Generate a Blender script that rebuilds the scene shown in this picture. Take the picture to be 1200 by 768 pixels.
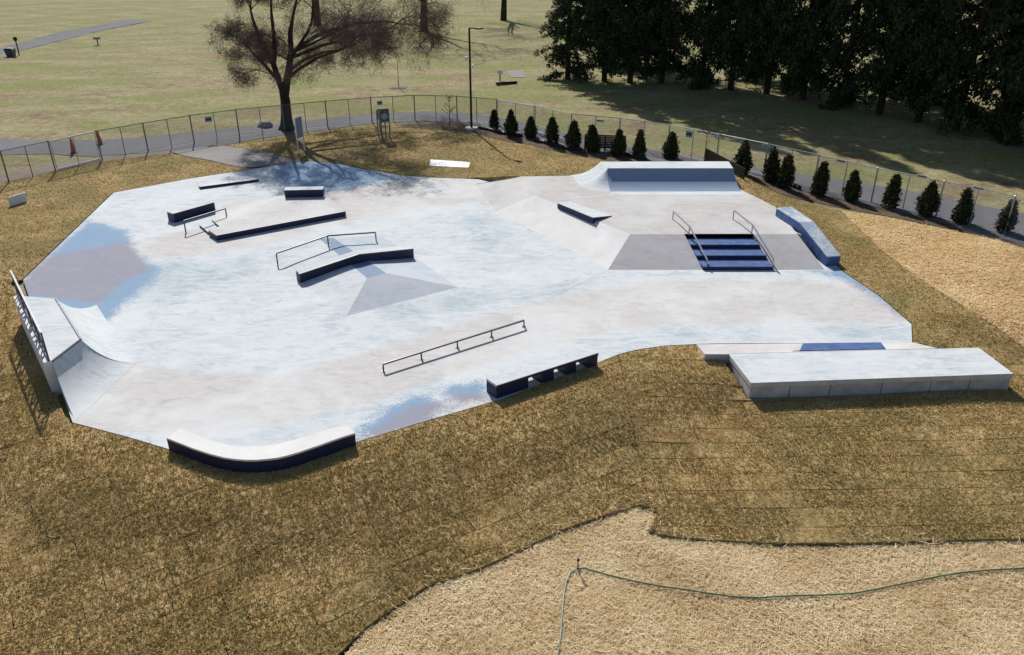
import bpy, bmesh, math, random
import numpy as np
from mathutils import Vector, Matrix
from mathutils.geometry import delaunay_2d_cdt, tessellate_polygon
random.seed(7); RNG = np.random.default_rng(7)
S = bpy.context.scene
for o in list(bpy.data.objects): bpy.data.objects.remove(o)

# ------------------------------------------------------------------ camera
F, PITCH, H = 935.0, math.atan(467/935), 11.5
cp_, sp_ = math.cos(PITCH), math.sin(PITCH)
cam_d = bpy.data.cameras.new('camera'); cam = bpy.data.objects.new('camera', cam_d)
S.collection.objects.link(cam); S.camera = cam
cam.location = (0, 0, H); cam.rotation_euler = (math.pi/2-PITCH, 0, 0)
cam_d.sensor_width = 36; cam_d.lens = 36*F/1200; cam_d.clip_start = .1; cam_d.clip_end = 3000
S.render.resolution_x, S.render.resolution_y = 1024, 655

# ------------------------------------------------------------------ light
SUN_AZ, SUN_EL = math.radians(-17.4), math.radians(38)      # azimuth from +Y towards +X
w = bpy.data.worlds.new('World'); S.world = w; w.use_nodes = True
nt = w.node_tree; nt.nodes.clear()
sky = nt.nodes.new('ShaderNodeTexSky'); sky.sky_type = 'NISHITA'; sky.sun_disc = False
sky.sun_elevation = SUN_EL; sky.sun_rotation = SUN_AZ; sky.altitude = 50
bg = nt.nodes.new('ShaderNodeBackground'); bg.inputs[1].default_value = .075
out = nt.nodes.new('ShaderNodeOutputWorld')
nt.links.new(sky.outputs[0], bg.inputs[0]); nt.links.new(bg.outputs[0], out.inputs[0])
sd = bpy.data.lights.new('sun', 'SUN'); sun = bpy.data.objects.new('sun', sd); S.collection.objects.link(sun)
sd.energy = 4.6; sd.angle = math.radians(.5); sd.color = (1, .955, .88)
sv = Vector((math.sin(SUN_AZ)*math.cos(SUN_EL), math.cos(SUN_AZ)*math.cos(SUN_EL), math.sin(SUN_EL)))
sun.rotation_euler = sv.to_track_quat('Z', 'Y').to_euler()
S.view_settings.view_transform = 'Standard'; S.view_settings.look = 'None'
S.view_settings.exposure = 0.17; S.view_settings.gamma = 1; S.view_settings.use_curve_mapping = False

# ------------------------------------------------------------------ pixel -> world
def ray(px, py):
    x = (px-600)/F; v = -(py-384)/F
    return (x, cp_+v*sp_, -sp_+v*cp_)
def P(px, py, z=0.0):
    d = ray(px, py); t = (z-H)/d[2]; return Vector((d[0]*t, d[1]*t, z))
def PY(px, py, Y):                      # point on the ray at world depth Y
    d = ray(px, py); t = Y/d[1]; return Vector((d[0]*t, Y, H+d[2]*t))
def PH(base, px, py):                   # height above base.z of a vertical whose top shows at row py
    d = ray(px, py); t = base.y/d[1]; return H+d[2]*t-base.z

V3 = lambda p, z: Vector((p.x,p.y,z))
# ------------------------------------------------------------------ polygons
def inside(poly, X, Y):
    X = np.asarray(X, float); Y = np.asarray(Y, float); r = np.zeros(X.shape, bool); n = len(poly)
    for i in range(n):
        x0, y0 = poly[i][:2]; x1, y1 = poly[(i+1) % n][:2]
        if y0 == y1: continue
        c = ((y0 > Y) != (y1 > Y)) & (X < (x1-x0)*(Y-y0)/(y1-y0)+x0); r ^= c
    return r
def sdist(poly, X, Y):                  # positive inside
    X = np.asarray(X, float); Y = np.asarray(Y, float); d = np.full(X.shape, 1e9); n = len(poly)
    for i in range(n):
        x0, y0 = poly[i][:2]; x1, y1 = poly[(i+1) % n][:2]
        dx, dy = x1-x0, y1-y0; L = dx*dx+dy*dy+1e-12
        t = np.clip(((X-x0)*dx+(Y-y0)*dy)/L, 0, 1)
        d = np.minimum(d, np.hypot(X-x0-t*dx, Y-y0-t*dy))
    return np.where(inside(poly, X, Y), d, -d)
def sms(a, b, x):
    t = np.clip((x-a)/(b-a), 0, 1); return t*t*(3-2*t)
DK = .6                                  # deck height
PARK = [P(85,495), P(27,328), P(133,226), P(225,209), P(305,197), P(330,191.5), P(360,189), P(395,191.5), P(430,199), P(470,206), P(510,208.5), P(560,210),
        P(612,207,DK), P(690,206,DK), Vector((3.9,39.2,0)), Vector((10.75,39.3,0)), P(865,221,DK), P(888,232,DK), P(909,243,DK), P(948,262,DK), P(987,318), P(1030,347), P(1068,380), P(1069,402),
        P(840,402.5), P(812,403.5), P(780,405), P(750,409), P(725,415), P(703,424), P(640,447), P(590,467), P(500,493), P(418,518), P(330,533), P(200,527), P(150,512)]
PARK = [(p.x, p.y) for p in PARK]
DECKZ = [(0.5,38.5),(1.0,35.4),(4.7,31.5),(11.2,31.5),(11.5,33.6),(11.1,35),(10.7,39.2),(3.9,39.2)]
def zout(x, y):
    x = np.asarray(x, float); y = np.asarray(y, float)
    d = np.maximum(0, -sdist(PARK, x, y)); dd = np.maximum(0, -sdist(DECKZ, x, y))
    xl = sms(7.2, 5.3, x)
    z = -.3*sms(.25+.75*xl, 2.2+2.0*xl, d)*sms(24, 20.8, y) - .05*np.clip(d-2.2, 0, 9)*sms(24, 20, y)
    z = z + .56*np.exp(-(dd/2.0)**2)*sms(27.5, 31.5, y)
    z = z + .035*np.sin(x*.9+1.3*np.sin(y*.5))*np.sin(y*.8+.7)*sms(.4, 2, d)
    return z-.045
def G(px, py, off=.045):
    z = 0.0
    for _ in range(12):
        p = P(px, py, z); z = float(zout(p.x, p.y))+off
    return P(px, py, z)

# ------------------------------------------------------------------ mesh helpers
C = S.collection
def mk(name, V, Fc, mats, parent=None, fm=None, smooth=False, attrs=None, origin=None):
    if origin is None and parent is not None: origin = parent.matrix_basis.translation
    o3 = Vector(origin) if origin is not None else Vector((0,0,0))
    me = bpy.data.meshes.new(name)
    if isinstance(V, np.ndarray):
        V = V-np.array(o3); me.vertices.add(len(V)); me.vertices.foreach_set('co', V.astype(np.float32).ravel())
        Fc = np.asarray(Fc); k = Fc.shape[1]
        me.loops.add(Fc.size); me.loops.foreach_set('vertex_index', Fc.astype(np.int32).ravel())
        me.polygons.add(len(Fc)); me.polygons.foreach_set('loop_start', np.arange(0, Fc.size, k, dtype=np.int32))
        me.polygons.foreach_set('loop_total', np.full(len(Fc), k, dtype=np.int32)); me.update(calc_edges=True)
    else:
        me.from_pydata([tuple(Vector(v)-o3) for v in V], [], Fc); me.update()
    for m in (mats if isinstance(mats, (list, tuple)) else [mats]): me.materials.append(m)
    if fm is not None: me.polygons.foreach_set('material_index', np.array(fm, dtype=np.int32))
    me.polygons.foreach_set('use_smooth', np.full(len(me.polygons), bool(smooth)))
    for k_, v_ in (attrs or {}).items():
        a = me.attributes.new(k_, 'FLOAT', 'POINT'); a.data.foreach_set('value', np.asarray(v_, dtype=np.float32))
    ob = bpy.data.objects.new(name, me); C.objects.link(ob)
    if parent is not None: ob.parent = parent
    elif origin is not None: ob.location = o3
    return ob
def tag(o, label=None, cat=None, group=None, kind=None):
    for k, v in (('label', label), ('category', cat), ('group', group), ('kind', kind)):
        if v: o[k] = v
    return o
def thing(name, label, cat, loc, group=None):
    o = bpy.data.objects.new(name, None); C.objects.link(o); o.location = loc; o.empty_display_size = .2
    return tag(o, label, cat, group)
def dup(root, loc, rot=0, scale=1.0, label=None):
    r = root.copy(); C.objects.link(r); r.location = loc; r.rotation_euler = (0,0,rot); r.scale = (scale,)*3 if not isinstance(scale, tuple) else scale
    if label: r['label'] = label
    for ch in [c for c in root.children]:
        c = ch.copy(); C.objects.link(c); c.parent = r
    return r
class MB:
    def __init__(s): s.v = []; s.f = []; s.m = []
    def add(s, V, Fc, m=0):
        n = len(s.v); s.v += [Vector(v) for v in V]; s.f += [tuple(i+n for i in f) for f in Fc]; s.m += [m]*len(Fc); return s
    def hull(s, bot, top, m=0, mt=None, cap=True):     # prism between two rings of the same count (ccw from above)
        n = len(bot); F_ = [(i, (i+1) % n, n+(i+1) % n, n+i) for i in range(n)]
        s.add(list(bot)+list(top), F_, m); k = len(s.v)-2*n
        if cap:
            s.f.append(tuple(k+n+i for i in range(n))); s.m.append(m if mt is None else mt)
            s.f.append(tuple(k+i for i in reversed(range(n)))); s.m.append(m)
        return s
    def box(s, c, sx, sy, sz, rz=0, m=0):              # c = centre of the base
        ca, sa = math.cos(rz), math.sin(rz); c = Vector(c)
        q = [(-sx/2,-sy/2),(sx/2,-sy/2),(sx/2,sy/2),(-sx/2,sy/2)]
        b = [c+Vector((x*ca-y*sa, x*sa+y*ca, 0)) for x, y in q]
        return s.hull(b, [p+Vector((0,0,sz)) for p in b], m)
    def bar(s, a, b, w_, h_=None, m=0):                # square bar between two points
        a, b = Vector(a), Vector(b); h_ = h_ or w_; d = (b-a).normalized()
        u = d.cross(Vector((0,0,1)))
        if u.length < 1e-3: u = Vector((1,0,0))
        u.normalize(); v = u.cross(d)
        q = [(-1,-1),(1,-1),(1,1),(-1,1)]
        A = [a+u*(i*w_/2)+v*(j*h_/2) for i, j in q]; B = [b+u*(i*w_/2)+v*(j*h_/2) for i, j in q]
        return s.add(A+B, [(0,1,5,4),(1,2,6,5),(2,3,7,6),(3,0,4,7),(3,2,1,0),(4,5,6,7)], m)
    def tube(s, pts, rad, n=6, m=0, cap=True):
        pts = [Vector(p) for p in pts]; rad = rad if isinstance(rad, (list, tuple)) else [rad]*len(pts); k = len(s.v)
        for i, p in enumerate(pts):
            d = (pts[min(i+1, len(pts)-1)]-pts[max(i-1, 0)]).normalized()
            u = d.cross(Vector((.13,.29,.95)));  u = u.normalized() if u.length > 1e-3 else Vector((1,0,0)); v = d.cross(u)
            for j in range(n):
                a = 2*math.pi*j/n; s.v.append(p+(u*math.cos(a)+v*math.sin(a))*rad[i])
        for i in range(len(pts)-1):
            for j in range(n):
                s.f.append((k+i*n+j, k+i*n+(j+1) % n, k+(i+1)*n+(j+1) % n, k+(i+1)*n+j)); s.m.append(m)
        if cap:
            s.f.append(tuple(k+j for j in reversed(range(n)))); s.m.append(m)
            e = k+(len(pts)-1)*n; s.f.append(tuple(e+j for j in range(n))); s.m.append(m)
        return s
    def build(s, name, mats, parent=None, smooth=False, origin=None, bevel=0):
        o = mk(name, s.v, s.f, mats, parent, s.m, smooth, origin=origin)
        bm = bmesh.new(); bm.from_mesh(o.data); bmesh.ops.recalc_face_normals(bm, faces=bm.faces); bm.to_mesh(o.data); bm.free()
        if bevel:
            b = o.modifiers.new('b', 'BEVEL'); b.width = bevel; b.segments = 2; b.limit_method = 'ANGLE'
        return o

# ------------------------------------------------------------------ materials
def mat(name, rough=.9, spec=.3, metal=0):
    m = bpy.data.materials.new(name); m.use_nodes = True; t = m.node_tree; b = t.nodes['Principled BSDF']
    b.inputs['Roughness'].default_value = rough; b.inputs['Specular IOR Level'].default_value = spec; b.inputs['Metallic'].default_value = metal
    return m, t, b
def N(t, kind, **kw):
    n = t.nodes.new(kind)
    for k, v in kw.items():
        if k in ('operation','data_type','blend_type','attribute_name','noise_dimensions','interpolation_type','clamp','feature','distance'): setattr(n, k, v)
        else: n.inputs[k].default_value = v
    return n
def coords(t, scale=(1,1,1), rot=0, obj=True):
    g = t.nodes.new('ShaderNodeNewGeometry') if not obj else None
    mp = t.nodes.new('ShaderNodeMapping'); mp.inputs['Scale'].default_value = scale; mp.inputs['Rotation'].default_value = (0,0,rot)
    if obj:
        tc = t.nodes.new('ShaderNodeTexCoord'); t.links.new(tc.outputs['Object'], mp.inputs[0])
    else: t.links.new(g.outputs['Position'], mp.inputs[0])
    return mp.outputs[0]
def noise(t, vec, scale, detail=4, rough=.55, dist=0):
    n = N(t, 'ShaderNodeTexNoise', Scale=scale, Detail=detail, Roughness=rough, Distortion=dist); t.links.new(vec, n.inputs['Vector']); return n.outputs['Fac']
def ramp(t, fac, stops):
    r = t.nodes.new('ShaderNodeValToRGB'); e = r.color_ramp.elements
    while len(e) < len(stops): e.new(.5)
    for i, (p, c) in enumerate(stops): e[i].position = p; e[i].color = (*c, 1) if len(c) == 3 else c
    t.links.new(fac, r.inputs[0]); return r.outputs[0]
def mixc(t, fac, a, b, mode='MIX'):
    m = t.nodes.new('ShaderNodeMix'); m.data_type = 'RGBA'; m.blend_type = mode
    for sock, v in ((m.inputs[0], fac), (m.inputs[6], a), (m.inputs[7], b)):
        if isinstance(v, (int, float)): sock.default_value = v
        elif isinstance(v, tuple): sock.default_value = (*v, 1)
        else: t.links.new(v, sock)
    return m.outputs[2]
def math_(t, op, a, b=0.0, c=None):
    m = t.nodes.new('ShaderNodeMath'); m.operation = op
    for i, v in enumerate((a, b) if c is None else (a, b, c)):
        if isinstance(v, (int, float)): m.inputs[i].default_value = v
        else: t.links.new(v, m.inputs[i])
    return m.outputs[0]
def mrange(t, v, a, b, c=0.0, d=1.0):
    m = t.nodes.new('ShaderNodeMapRange'); m.inputs[1].default_value = a; m.inputs[2].default_value = b; m.inputs[3].default_value = c; m.inputs[4].default_value = d
    t.links.new(v, m.inputs[0]); return m.outputs[0]
def attr(t, name):
    a = t.nodes.new('ShaderNodeAttribute'); a.attribute_name = name; return a.outputs['Fac']
def bump(t, b, h, strength=.5, dist=.02):
    n = t.nodes.new('ShaderNodeBump'); n.inputs['Strength'].default_value = strength; n.inputs['Distance'].default_value = dist
    t.links.new(h, n.inputs['Height']); t.links.new(n.outputs[0], b.inputs['Normal'])
def solid(name, col, rough=.6, spec=.4, metal=0, var=.15, scale=6, bmp=0):
    m, t, b = mat(name, rough, spec, metal); v = coords(t)
    n = noise(t, v, scale, 5, .6)
    c = ramp(t, n, [(.3, tuple(x*(1-var) for x in col)), (.7, tuple(min(1, x*(1+var)) for x in col))])
    t.links.new(c, b.inputs['Base Color'])
    if bmp: bump(t, b, noise(t, v, scale*8, 4), bmp, .01)
    return m

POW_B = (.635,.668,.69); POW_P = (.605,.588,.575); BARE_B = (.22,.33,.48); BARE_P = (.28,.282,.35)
def concrete(name, pink=None, bare=None, dim=1.0):
    """weathered pale curing film over tinted concrete; pink / bare come from signed distance attributes or constants"""
    m, t, b = mat(name, .9, .12); v = coords(t, obj=False)
    big = noise(t, v, .35, 4, .6, .6); mid = noise(t, v, 1.6, 5, .65, .8)
    vs = coords(t, (.7, 2.0, 1), .25, obj=False); streak = math_(t, 'ADD', math_(t, 'MULTIPLY', noise(t, vs, 1.5, 8, .74, 1.4), .8), math_(t, 'MULTIPLY', noise(t, vs, 5.5, 6, .75, .8), .2)); fine = noise(t, v, 14, 5, .7); grain = noise(t, v, 90, 3, .7)
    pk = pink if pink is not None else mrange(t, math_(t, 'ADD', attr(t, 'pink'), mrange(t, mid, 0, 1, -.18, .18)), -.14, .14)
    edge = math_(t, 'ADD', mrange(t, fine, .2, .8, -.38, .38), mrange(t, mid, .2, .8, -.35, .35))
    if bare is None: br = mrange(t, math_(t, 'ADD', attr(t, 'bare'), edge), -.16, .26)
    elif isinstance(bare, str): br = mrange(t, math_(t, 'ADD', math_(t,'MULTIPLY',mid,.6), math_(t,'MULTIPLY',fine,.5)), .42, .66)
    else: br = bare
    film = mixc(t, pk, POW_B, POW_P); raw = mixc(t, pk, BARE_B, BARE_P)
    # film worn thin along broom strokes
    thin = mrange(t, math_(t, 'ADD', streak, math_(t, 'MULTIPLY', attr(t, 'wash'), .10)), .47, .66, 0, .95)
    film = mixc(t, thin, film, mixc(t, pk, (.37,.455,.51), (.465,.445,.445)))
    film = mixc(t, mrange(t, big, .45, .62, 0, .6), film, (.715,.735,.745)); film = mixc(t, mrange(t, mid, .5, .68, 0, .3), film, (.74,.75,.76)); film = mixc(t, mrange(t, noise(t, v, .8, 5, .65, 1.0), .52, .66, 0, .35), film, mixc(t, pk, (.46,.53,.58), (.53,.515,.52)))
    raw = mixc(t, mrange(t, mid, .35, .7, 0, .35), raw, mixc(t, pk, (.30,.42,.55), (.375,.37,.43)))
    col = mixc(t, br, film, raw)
    col = mixc(t, mrange(t, fine, .35, .72, .0, .24), col, mixc(t, .5, col, (.25,.27,.3)))
    col = mixc(t, mrange(t, grain, .55, .75, 0, .2), col, (.3,.3,.32))
    if dim != 1: col = mixc(t, 1.0, col, (dim, dim*.985, dim*.975), 'MULTIPLY')
    t.links.new(col, b.inputs['Base Color'])
    if not isinstance(br, (int, float)): t.links.new(mrange(t, br, 0, 1, .92, .85), b.inputs['Roughness'])
    bump(t, b, math_(t, 'ADD', math_(t,'MULTIPLY',streak,.6), math_(t,'MULTIPLY',fine,.4)), .18, .012)
    return m
M = {}
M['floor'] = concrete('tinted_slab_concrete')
M['pale'] = concrete('pale_blue_concrete', 0.0, 0.0)
M['pink'] = concrete('pale_pink_concrete', 1.0, 0.0)
M['bank'] = concrete('bare_purple_concrete', 1.0, .33, .95)
M['deck'] = concrete('worn_pink_deck_concrete', 1.0, .06, .94)
M['pyr'] = concrete('shaded_bare_grey_concrete', .4, .42)  # pyramid front: bare concrete plus its shade, both put into the grey
M['white'] = solid('white_cured_concrete', (.73,.72,.715), .92, .1, 0, .09, 1.1)
M['shadeside'] = concrete('shaded_half_bare_concrete', .1, .3)  # right pyramid bank: its shade is mixed into the half bare tone
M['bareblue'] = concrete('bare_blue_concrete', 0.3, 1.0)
M['patchy'] = concrete('worn_pale_concrete', 0.15, 'n')
m, t, b = mat('shaded_blue_paint', .55, .4); v = coords(t)
t.links.new(ramp(t, noise(t, v, 5, 6, .7), [(.3, (.009,.011,.045)), (.62, (.014,.019,.068)), (.8, (.045,.055,.12))]), b.inputs['Base Color']); bump(t, b, noise(t, v, 40, 4), .2, .005); M['navy'] = m  # same paint as the blue, with the shade of unlit faces put into its colour
m, t, b = mat('blue_paint', .6, .3); v = coords(t)
t.links.new(ramp(t, noise(t, v, 4, 6, .7), [(.3, (.035,.065,.21)), (.55, (.055,.12,.30)), (.75, (.11,.19,.37))]), b.inputs['Base Color']); bump(t, b, noise(t, v, 40, 4), .2, .005); M['blue'] = m
M['steel'] = solid('dark_painted_steel', (.045,.05,.085), .4, .5, 0, .2, 8)
M['railw'] = solid('worn_pale_steel', (.36,.37,.42), .4, .6, .3, .2, 9)
M['galv'] = solid('galvanised_steel', (.40,.43,.45), .45, .5, .55, .15, 10)
M['galvd'] = solid('weathered_fence_post', (.20,.20,.19), .6, .4, .3, .25, 10)
M['wire'] = solid('chain_link_wire', (.25,.28,.28), .5, .5, .4, .1, 10)
M['whitep'] = solid('white_paint', (.72,.73,.74), .5, .4, 0, .06, 5)
M['cast'] = solid('cast_concrete', (.42,.41,.43), .85, .2, 0, .28, 2.2, .3)
M['capside'] = solid('cap_edge_concrete', (.50,.49,.51), .85, .2, 0, .15, 2.5)
M['castd'] = solid('dark_joint_concrete', (.06,.06,.07), .9, .2)
M['black'] = solid('black_plastic', (.012,.013,.016), .5, .4, 0, .3, 6)
M['orange'] = solid('cone_orange', (.55,.07,.03), .55, .4, 0, .15, 6)
M['bark'] = solid('dark_bark', (.045,.035,.028), .95, .2, 0, .4, 9, .8)
M['twig'] = solid('twig_bark', (.085,.062,.05), .95, .2, 0, .3, 2)
M['rock'] = solid('grey_rock', (.3,.29,.28), .9, .3, 0, .3, 4, .6)
M['grey'] = solid('sign_back_grey', (.30,.36,.46), .55, .4, 0, .1, 4)
M['greyd'] = solid('sign_dark', (.07,.075,.085), .5, .4, 0, .5, 9)
M['hose'] = solid('green_hose', (.03,.15,.10), .45, .5, 0, .2, 20)
M['straws'] = None
def leafmat(name, cols):
    m, t, b = mat(name, .85, .15); v = coords(t)
    f = math_(t, 'ADD', math_(t, 'MULTIPLY', attr(t, 'tint'), .6), math_(t, 'MULTIPLY', noise(t, v, 1.1, 3), .4))
    n = len(cols); t.links.new(ramp(t, f, [(.12+.76*i/(n-1), c) for i, c in enumerate(cols)]), b.inputs['Base Color']); return m
M['conifer'] = leafmat('conifer_needles', [(.018,.030,.014), (.042,.062,.026), (.085,.11,.045)])
M['arbor'] = leafmat('arborvitae_foliage', [(.016,.022,.010), (.038,.05,.02), (.085,.09,.035)])
M['arborb'] = leafmat('browned_foliage', [(.05,.035,.02), (.11,.065,.04), (.19,.11,.07)])
M['deadleaf'] = leafmat('russet_twigs', [(.10,.07,.06), (.16,.11,.09), (.21,.15,.11)])
M['sodblade'] = leafmat('dormant_grass_blades', [(.13,.08,.032), (.48,.33,.14), (.38,.33,.125), (.70,.52,.27), (.86,.71,.45)])
M['strawblade'] = leafmat('straw_stalks', [(.22,.13,.05), (.62,.44,.22), (.84,.68,.42), (.95,.86,.64)])
M['strawfar'] = leafmat('golden_straw_stalks', [(.38,.20,.08), (.66,.44,.20), (.84,.65,.36), (.95,.82,.56)])

def ground_mat(name, stops, scale, patch, fine=30, bmp=.8, bd=.04, stretch=(1,1,1), rot=0, speck=None, greens=None):
    m, t, b = mat(name, .95, .1); v = coords(t, obj=False); vs = coords(t, stretch, rot, obj=False)
    f = math_(t, 'ADD', math_(t,'MULTIPLY', noise(t, vs, patch, 5, .6, .5), .45), math_(t,'MULTIPLY', noise(t, v, scale, 6, .7), .55))
    c = ramp(t, f, stops)
    if greens: c = mixc(t, mrange(t, noise(t, vs, patch*.6, 4, .55, .8), greens[0], greens[1], 0, greens[3]), c, greens[2])
    fn = noise(t, v, fine, 4, .7)
    c = mixc(t, mrange(t, fn, .32, .62, .55, 0), c, tuple(x*.35 for x in stops[0][1]))
    if speck: c = mixc(t, mrange(t, noise(t, v, fine*1.7, 3, .7), .55, .72, 0, .75), c, speck)
    t.links.new(c, b.inputs['Base Color'])
    bump(t, b, math_(t,'ADD', math_(t,'MULTIPLY', fn, .5), math_(t,'MULTIPLY', noise(t, v, fine*.3, 4), .5)), bmp, bd)
    return m
M['field'] = ground_mat('mown_winter_field', [(.36,(.20,.14,.08)), (.46,(.29,.24,.13)), (.54,(.36,.32,.17)), (.64,(.43,.37,.235))], 1.5, .22, 4.5, .8, .08, (.8,1.5,1), .12, None, (.44,.60,(.235,.265,.085),.8))
M['sod'] = ground_mat('golden_sod', [(.36,(.19,.125,.045)), (.47,(.33,.23,.09)), (.56,(.44,.31,.14)), (.68,(.50,.39,.22))], 3, .5, 12, .9, .05, (1,1,1), 0, None, (.48,.6,(.23,.20,.075),.7))
M['sodroll'] = ground_mat('olive_sod_turf', [(.36,(.24,.15,.06)), (.47,(.44,.29,.12)), (.55,(.57,.40,.19)), (.68,(.66,.51,.29))], 4, .55, 15, 1, .05, (1,1,1), 0, None, (.46,.6,(.26,.22,.09),.55))
M['soil'] = ground_mat('dark_topsoil', [(.3,(.06,.043,.025)), (.7,(.13,.095,.055))], 5, 1, 25)
M['mulch'] = ground_mat('brown_mulch_bed', [(.3,(.07,.045,.03)), (.5,(.15,.105,.075)), (.7,(.23,.18,.14))], 4, .8, 20, .9, .04)
M['straw'] = ground_mat('straw_mulch', [(.38,(.22,.14,.07)), (.48,(.46,.33,.18)), (.6,(.66,.52,.33))], 5, .6, 12, 1, .04)
M['strawr'] = ground_mat('golden_straw_mulch', [(.36,(.44,.25,.10)), (.48,(.60,.42,.19)), (.62,(.74,.59,.35))], 4, .5, 12, 1, .04)
M['dirt'] = ground_mat('worn_earth_edge', [(.3,(.20,.16,.13)), (.5,(.30,.25,.20)), (.7,(.38,.33,.27))], 3, .5, 20, .6, .03)
M['asphalt'] = ground_mat('grey_asphalt', [(.3,(.15,.15,.165)), (.5,(.20,.20,.215)), (.7,(.26,.255,.26))], 2.5, .3, 30, .4, .01)
M['walk'] = ground_mat('pale_footpath', [(.3,(.27,.25,.25)), (.5,(.33,.31,.30)), (.7,(.38,.36,.35))], 2.5, .3, 30, .3, .01)

# ------------------------------------------------------------------ ground and sheets
def axis(a, b, step, far, sign_far):
    L = list(np.arange(a, b+1e-6, step)); s = step
    while L[-1] < far: s *= 1.35; L.append(L[-1]+s)
    s = step; K = [L[0]]
    while K[0] > sign_far: s *= 1.35; K.insert(0, K[0]-s)
    return np.array(K[:-1]+L)
xs = axis(-26, 34, .5, 1500, -1500); ys = axis(7, 50, .5, 2200, -300)
XX, YY = np.meshgrid(xs, ys); ZZ = zout(XX, YY); near = sdist(PARK, XX, YY) > -.75
BEN = [(5.4,22),(14.6,22),(14.6,19.3),(6.4,18.9)]
near |= sdist(BEN, XX, YY) > -.3
FGND = [(-40,5),(40,5),(40,12),(20,20),(14.5,21),(6,20),(-11,15),(-17,24),(-40,24)]
ZZ = np.where(inside(FGND, XX, YY), ZZ-.14, ZZ)
ZZ = np.where(near, np.minimum(ZZ-.05, -.13), ZZ)
nx, ny = len(xs), len(ys); I = np.arange(nx*ny).reshape(ny, nx)
Q = np.stack([I[:-1,:-1], I[:-1,1:], I[1:,1:], I[1:,:-1]], -1).reshape(-1, 4)
gnd = mk('ground', np.stack([XX, YY, ZZ], -1).reshape(-1, 3), Q, M['field'], smooth=True)
tag(gnd, kind='structure')

def sheet_mesh(poly, step, zf, skirt=0.0):
    poly = [(float(p[0]), float(p[1])) for p in poly]
    bx = []
    for i, (x0, y0) in enumerate(poly):
        x1, y1 = poly[(i+1) % len(poly)]; n = max(1, int(math.hypot(x1-x0, y1-y0)/step))
        bx += [(x0+(x1-x0)*k/n, y0+(y1-y0)*k/n) for k in range(n)]
    A = np.array(bx); gx = np.arange(math.floor(A[:,0].min()/step)*step, A[:,0].max(), step); gy = np.arange(math.floor(A[:,1].min()/step)*step, A[:,1].max(), step)
    X, Y = np.meshgrid(gx, gy); X = X.ravel(); Y = Y.ravel(); k = sdist(poly, X, Y) > step*.35
    pts = [Vector(p) for p in bx]+[Vector((a, b)) for a, b in zip(X[k], Y[k])]
    nb = len(bx); r = delaunay_2d_cdt(pts, [(i, (i+1) % nb) for i in range(nb)], [], 1, 1e-5)
    V2 = np.array([tuple(v) for v in r[0]]); T = np.array([f for f in r[2] if len(f) == 3])
    Z = zf(V2[:,0], V2[:,1]); V3 = np.column_stack([V2, Z])
    if skirt:
        cnt = {}
        for f in T:
            for a, b in ((f[0],f[1]),(f[1],f[2]),(f[2],f[0])): cnt[(a,b)] = 1
        be = [e for e in cnt if (e[1], e[0]) not in cnt]
        ids = sorted({i for e in be for i in e}); mp = {i: len(V3)+k for k, i in enumerate(ids)}
        low = V3[ids].copy(); low[:,2] -= skirt; V3 = np.vstack([V3, low])
        sk = []
        for a, b in be: sk += [(b, a, mp[a]), (b, mp[a], mp[b])]
        T = np.vstack([T, np.array(sk)])
    return V3, T
def sheet(name, poly, step, mt, off, skirt=.0, zf=None, smooth=True):
    V, T = sheet_mesh(poly, step, zf or (lambda x, y: zout(x, y)+off), skirt)
    return tag(mk(name, V, T, mt, smooth=smooth and not skirt), kind='structure')
def gp(pts, off=.045): return [(q.x, q.y) for q in (G(*p, off) for p in pts)]

path_up = [(-160,165),(0,163),(60,165),(110,165),(170,161),(250,153),(330,146),(400,137),(450,133),(500,131),(560,134),(600,141),(640,151),(700,166),(760,175),(830,186),(880,195),(930,203),(1000,213),(1060,223),(1130,237),(1200,251),(1330,280)]
path_lo = [(1330,325),(1200,288),(1100,260),(1030,243),(960,229),(895,211),(830,197),(760,188),(700,183),(650,170),(600,157),(560,146),(500,143),(450,144),(400,150),(345,157),(300,164),(260,171),(200,178),(110,184),(60,181),(0,182),(-160,195)]
PATH = gp(path_up+path_lo, 0)
sheet('path', PATH, 1.0, M['asphalt'], .02)
ACC = gp([(200,178),(228,174),(262,170.5),(300,176),(330,184),(350,189.5),(338,193),(318,194),(302,196),(285,196.5),(262,192),(235,186),(212,182)])
sheet('access_path', ACC, .5, M['walk'], .052)
sheet('far_path', gp([(-150,92),(0,71),(17,62),(67,48.7),(120,36),(180,25),(150,23),(70,38),(33,48),(0,56.5),(-150,73)], 0), 2.0, M['asphalt'], .03)

# outer edge of the inner sod, following the fence
sod_out = [(-200,262),(0,212),(68,198),(118,189),(200,179.5)]
acc_lo = [(212,182.5),(235,186.5),(262,192.5),(285,197),(302,196.8)]
SODL = gp(sod_out+acc_lo)+[PARK[i] for i in (3,2,1,0,36,35,34,33,32,31,30,29,28,27,26,25,24)]
# foreground turf (rolled strips) outline and the straw border
turf_edge = [(428,735),(455,716),(505,683),(555,668),(575,660),(610,643),(655,622),(700,606),(745,592),(772,600),(758,624),(800,630),(900,636),(1000,636),(1100,633),(1200,631),(1420,630)]
right_edge = [(1420,470),(1260,440),(1200,407),(1150,372),(1090,335),(1030,290),(985,247)]
ROLL = gp([(-330,300),(-60,300),(-10,320),(14,325)])+[(P(27,328).x-.35, P(27,328).y-.2)]+[(PARK[0][0]-.12, PARK[0][1]-.02)]+[(x, y-.05) for x, y in [PARK[i] for i in (36,35,34,33,32,31,30,29,28,27,26,25)]]+gp([(826,412),(833,424)],.0)+[(6.40,20.8),(6.60,19.15),(14.3,19.62),(14.36,21.4)]+gp([(1110,404)])+gp([(1200,407),(1420,520)])+gp(list(reversed(turf_edge)))+gp([(300,860),(-600,860),(-600,420)])
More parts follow.
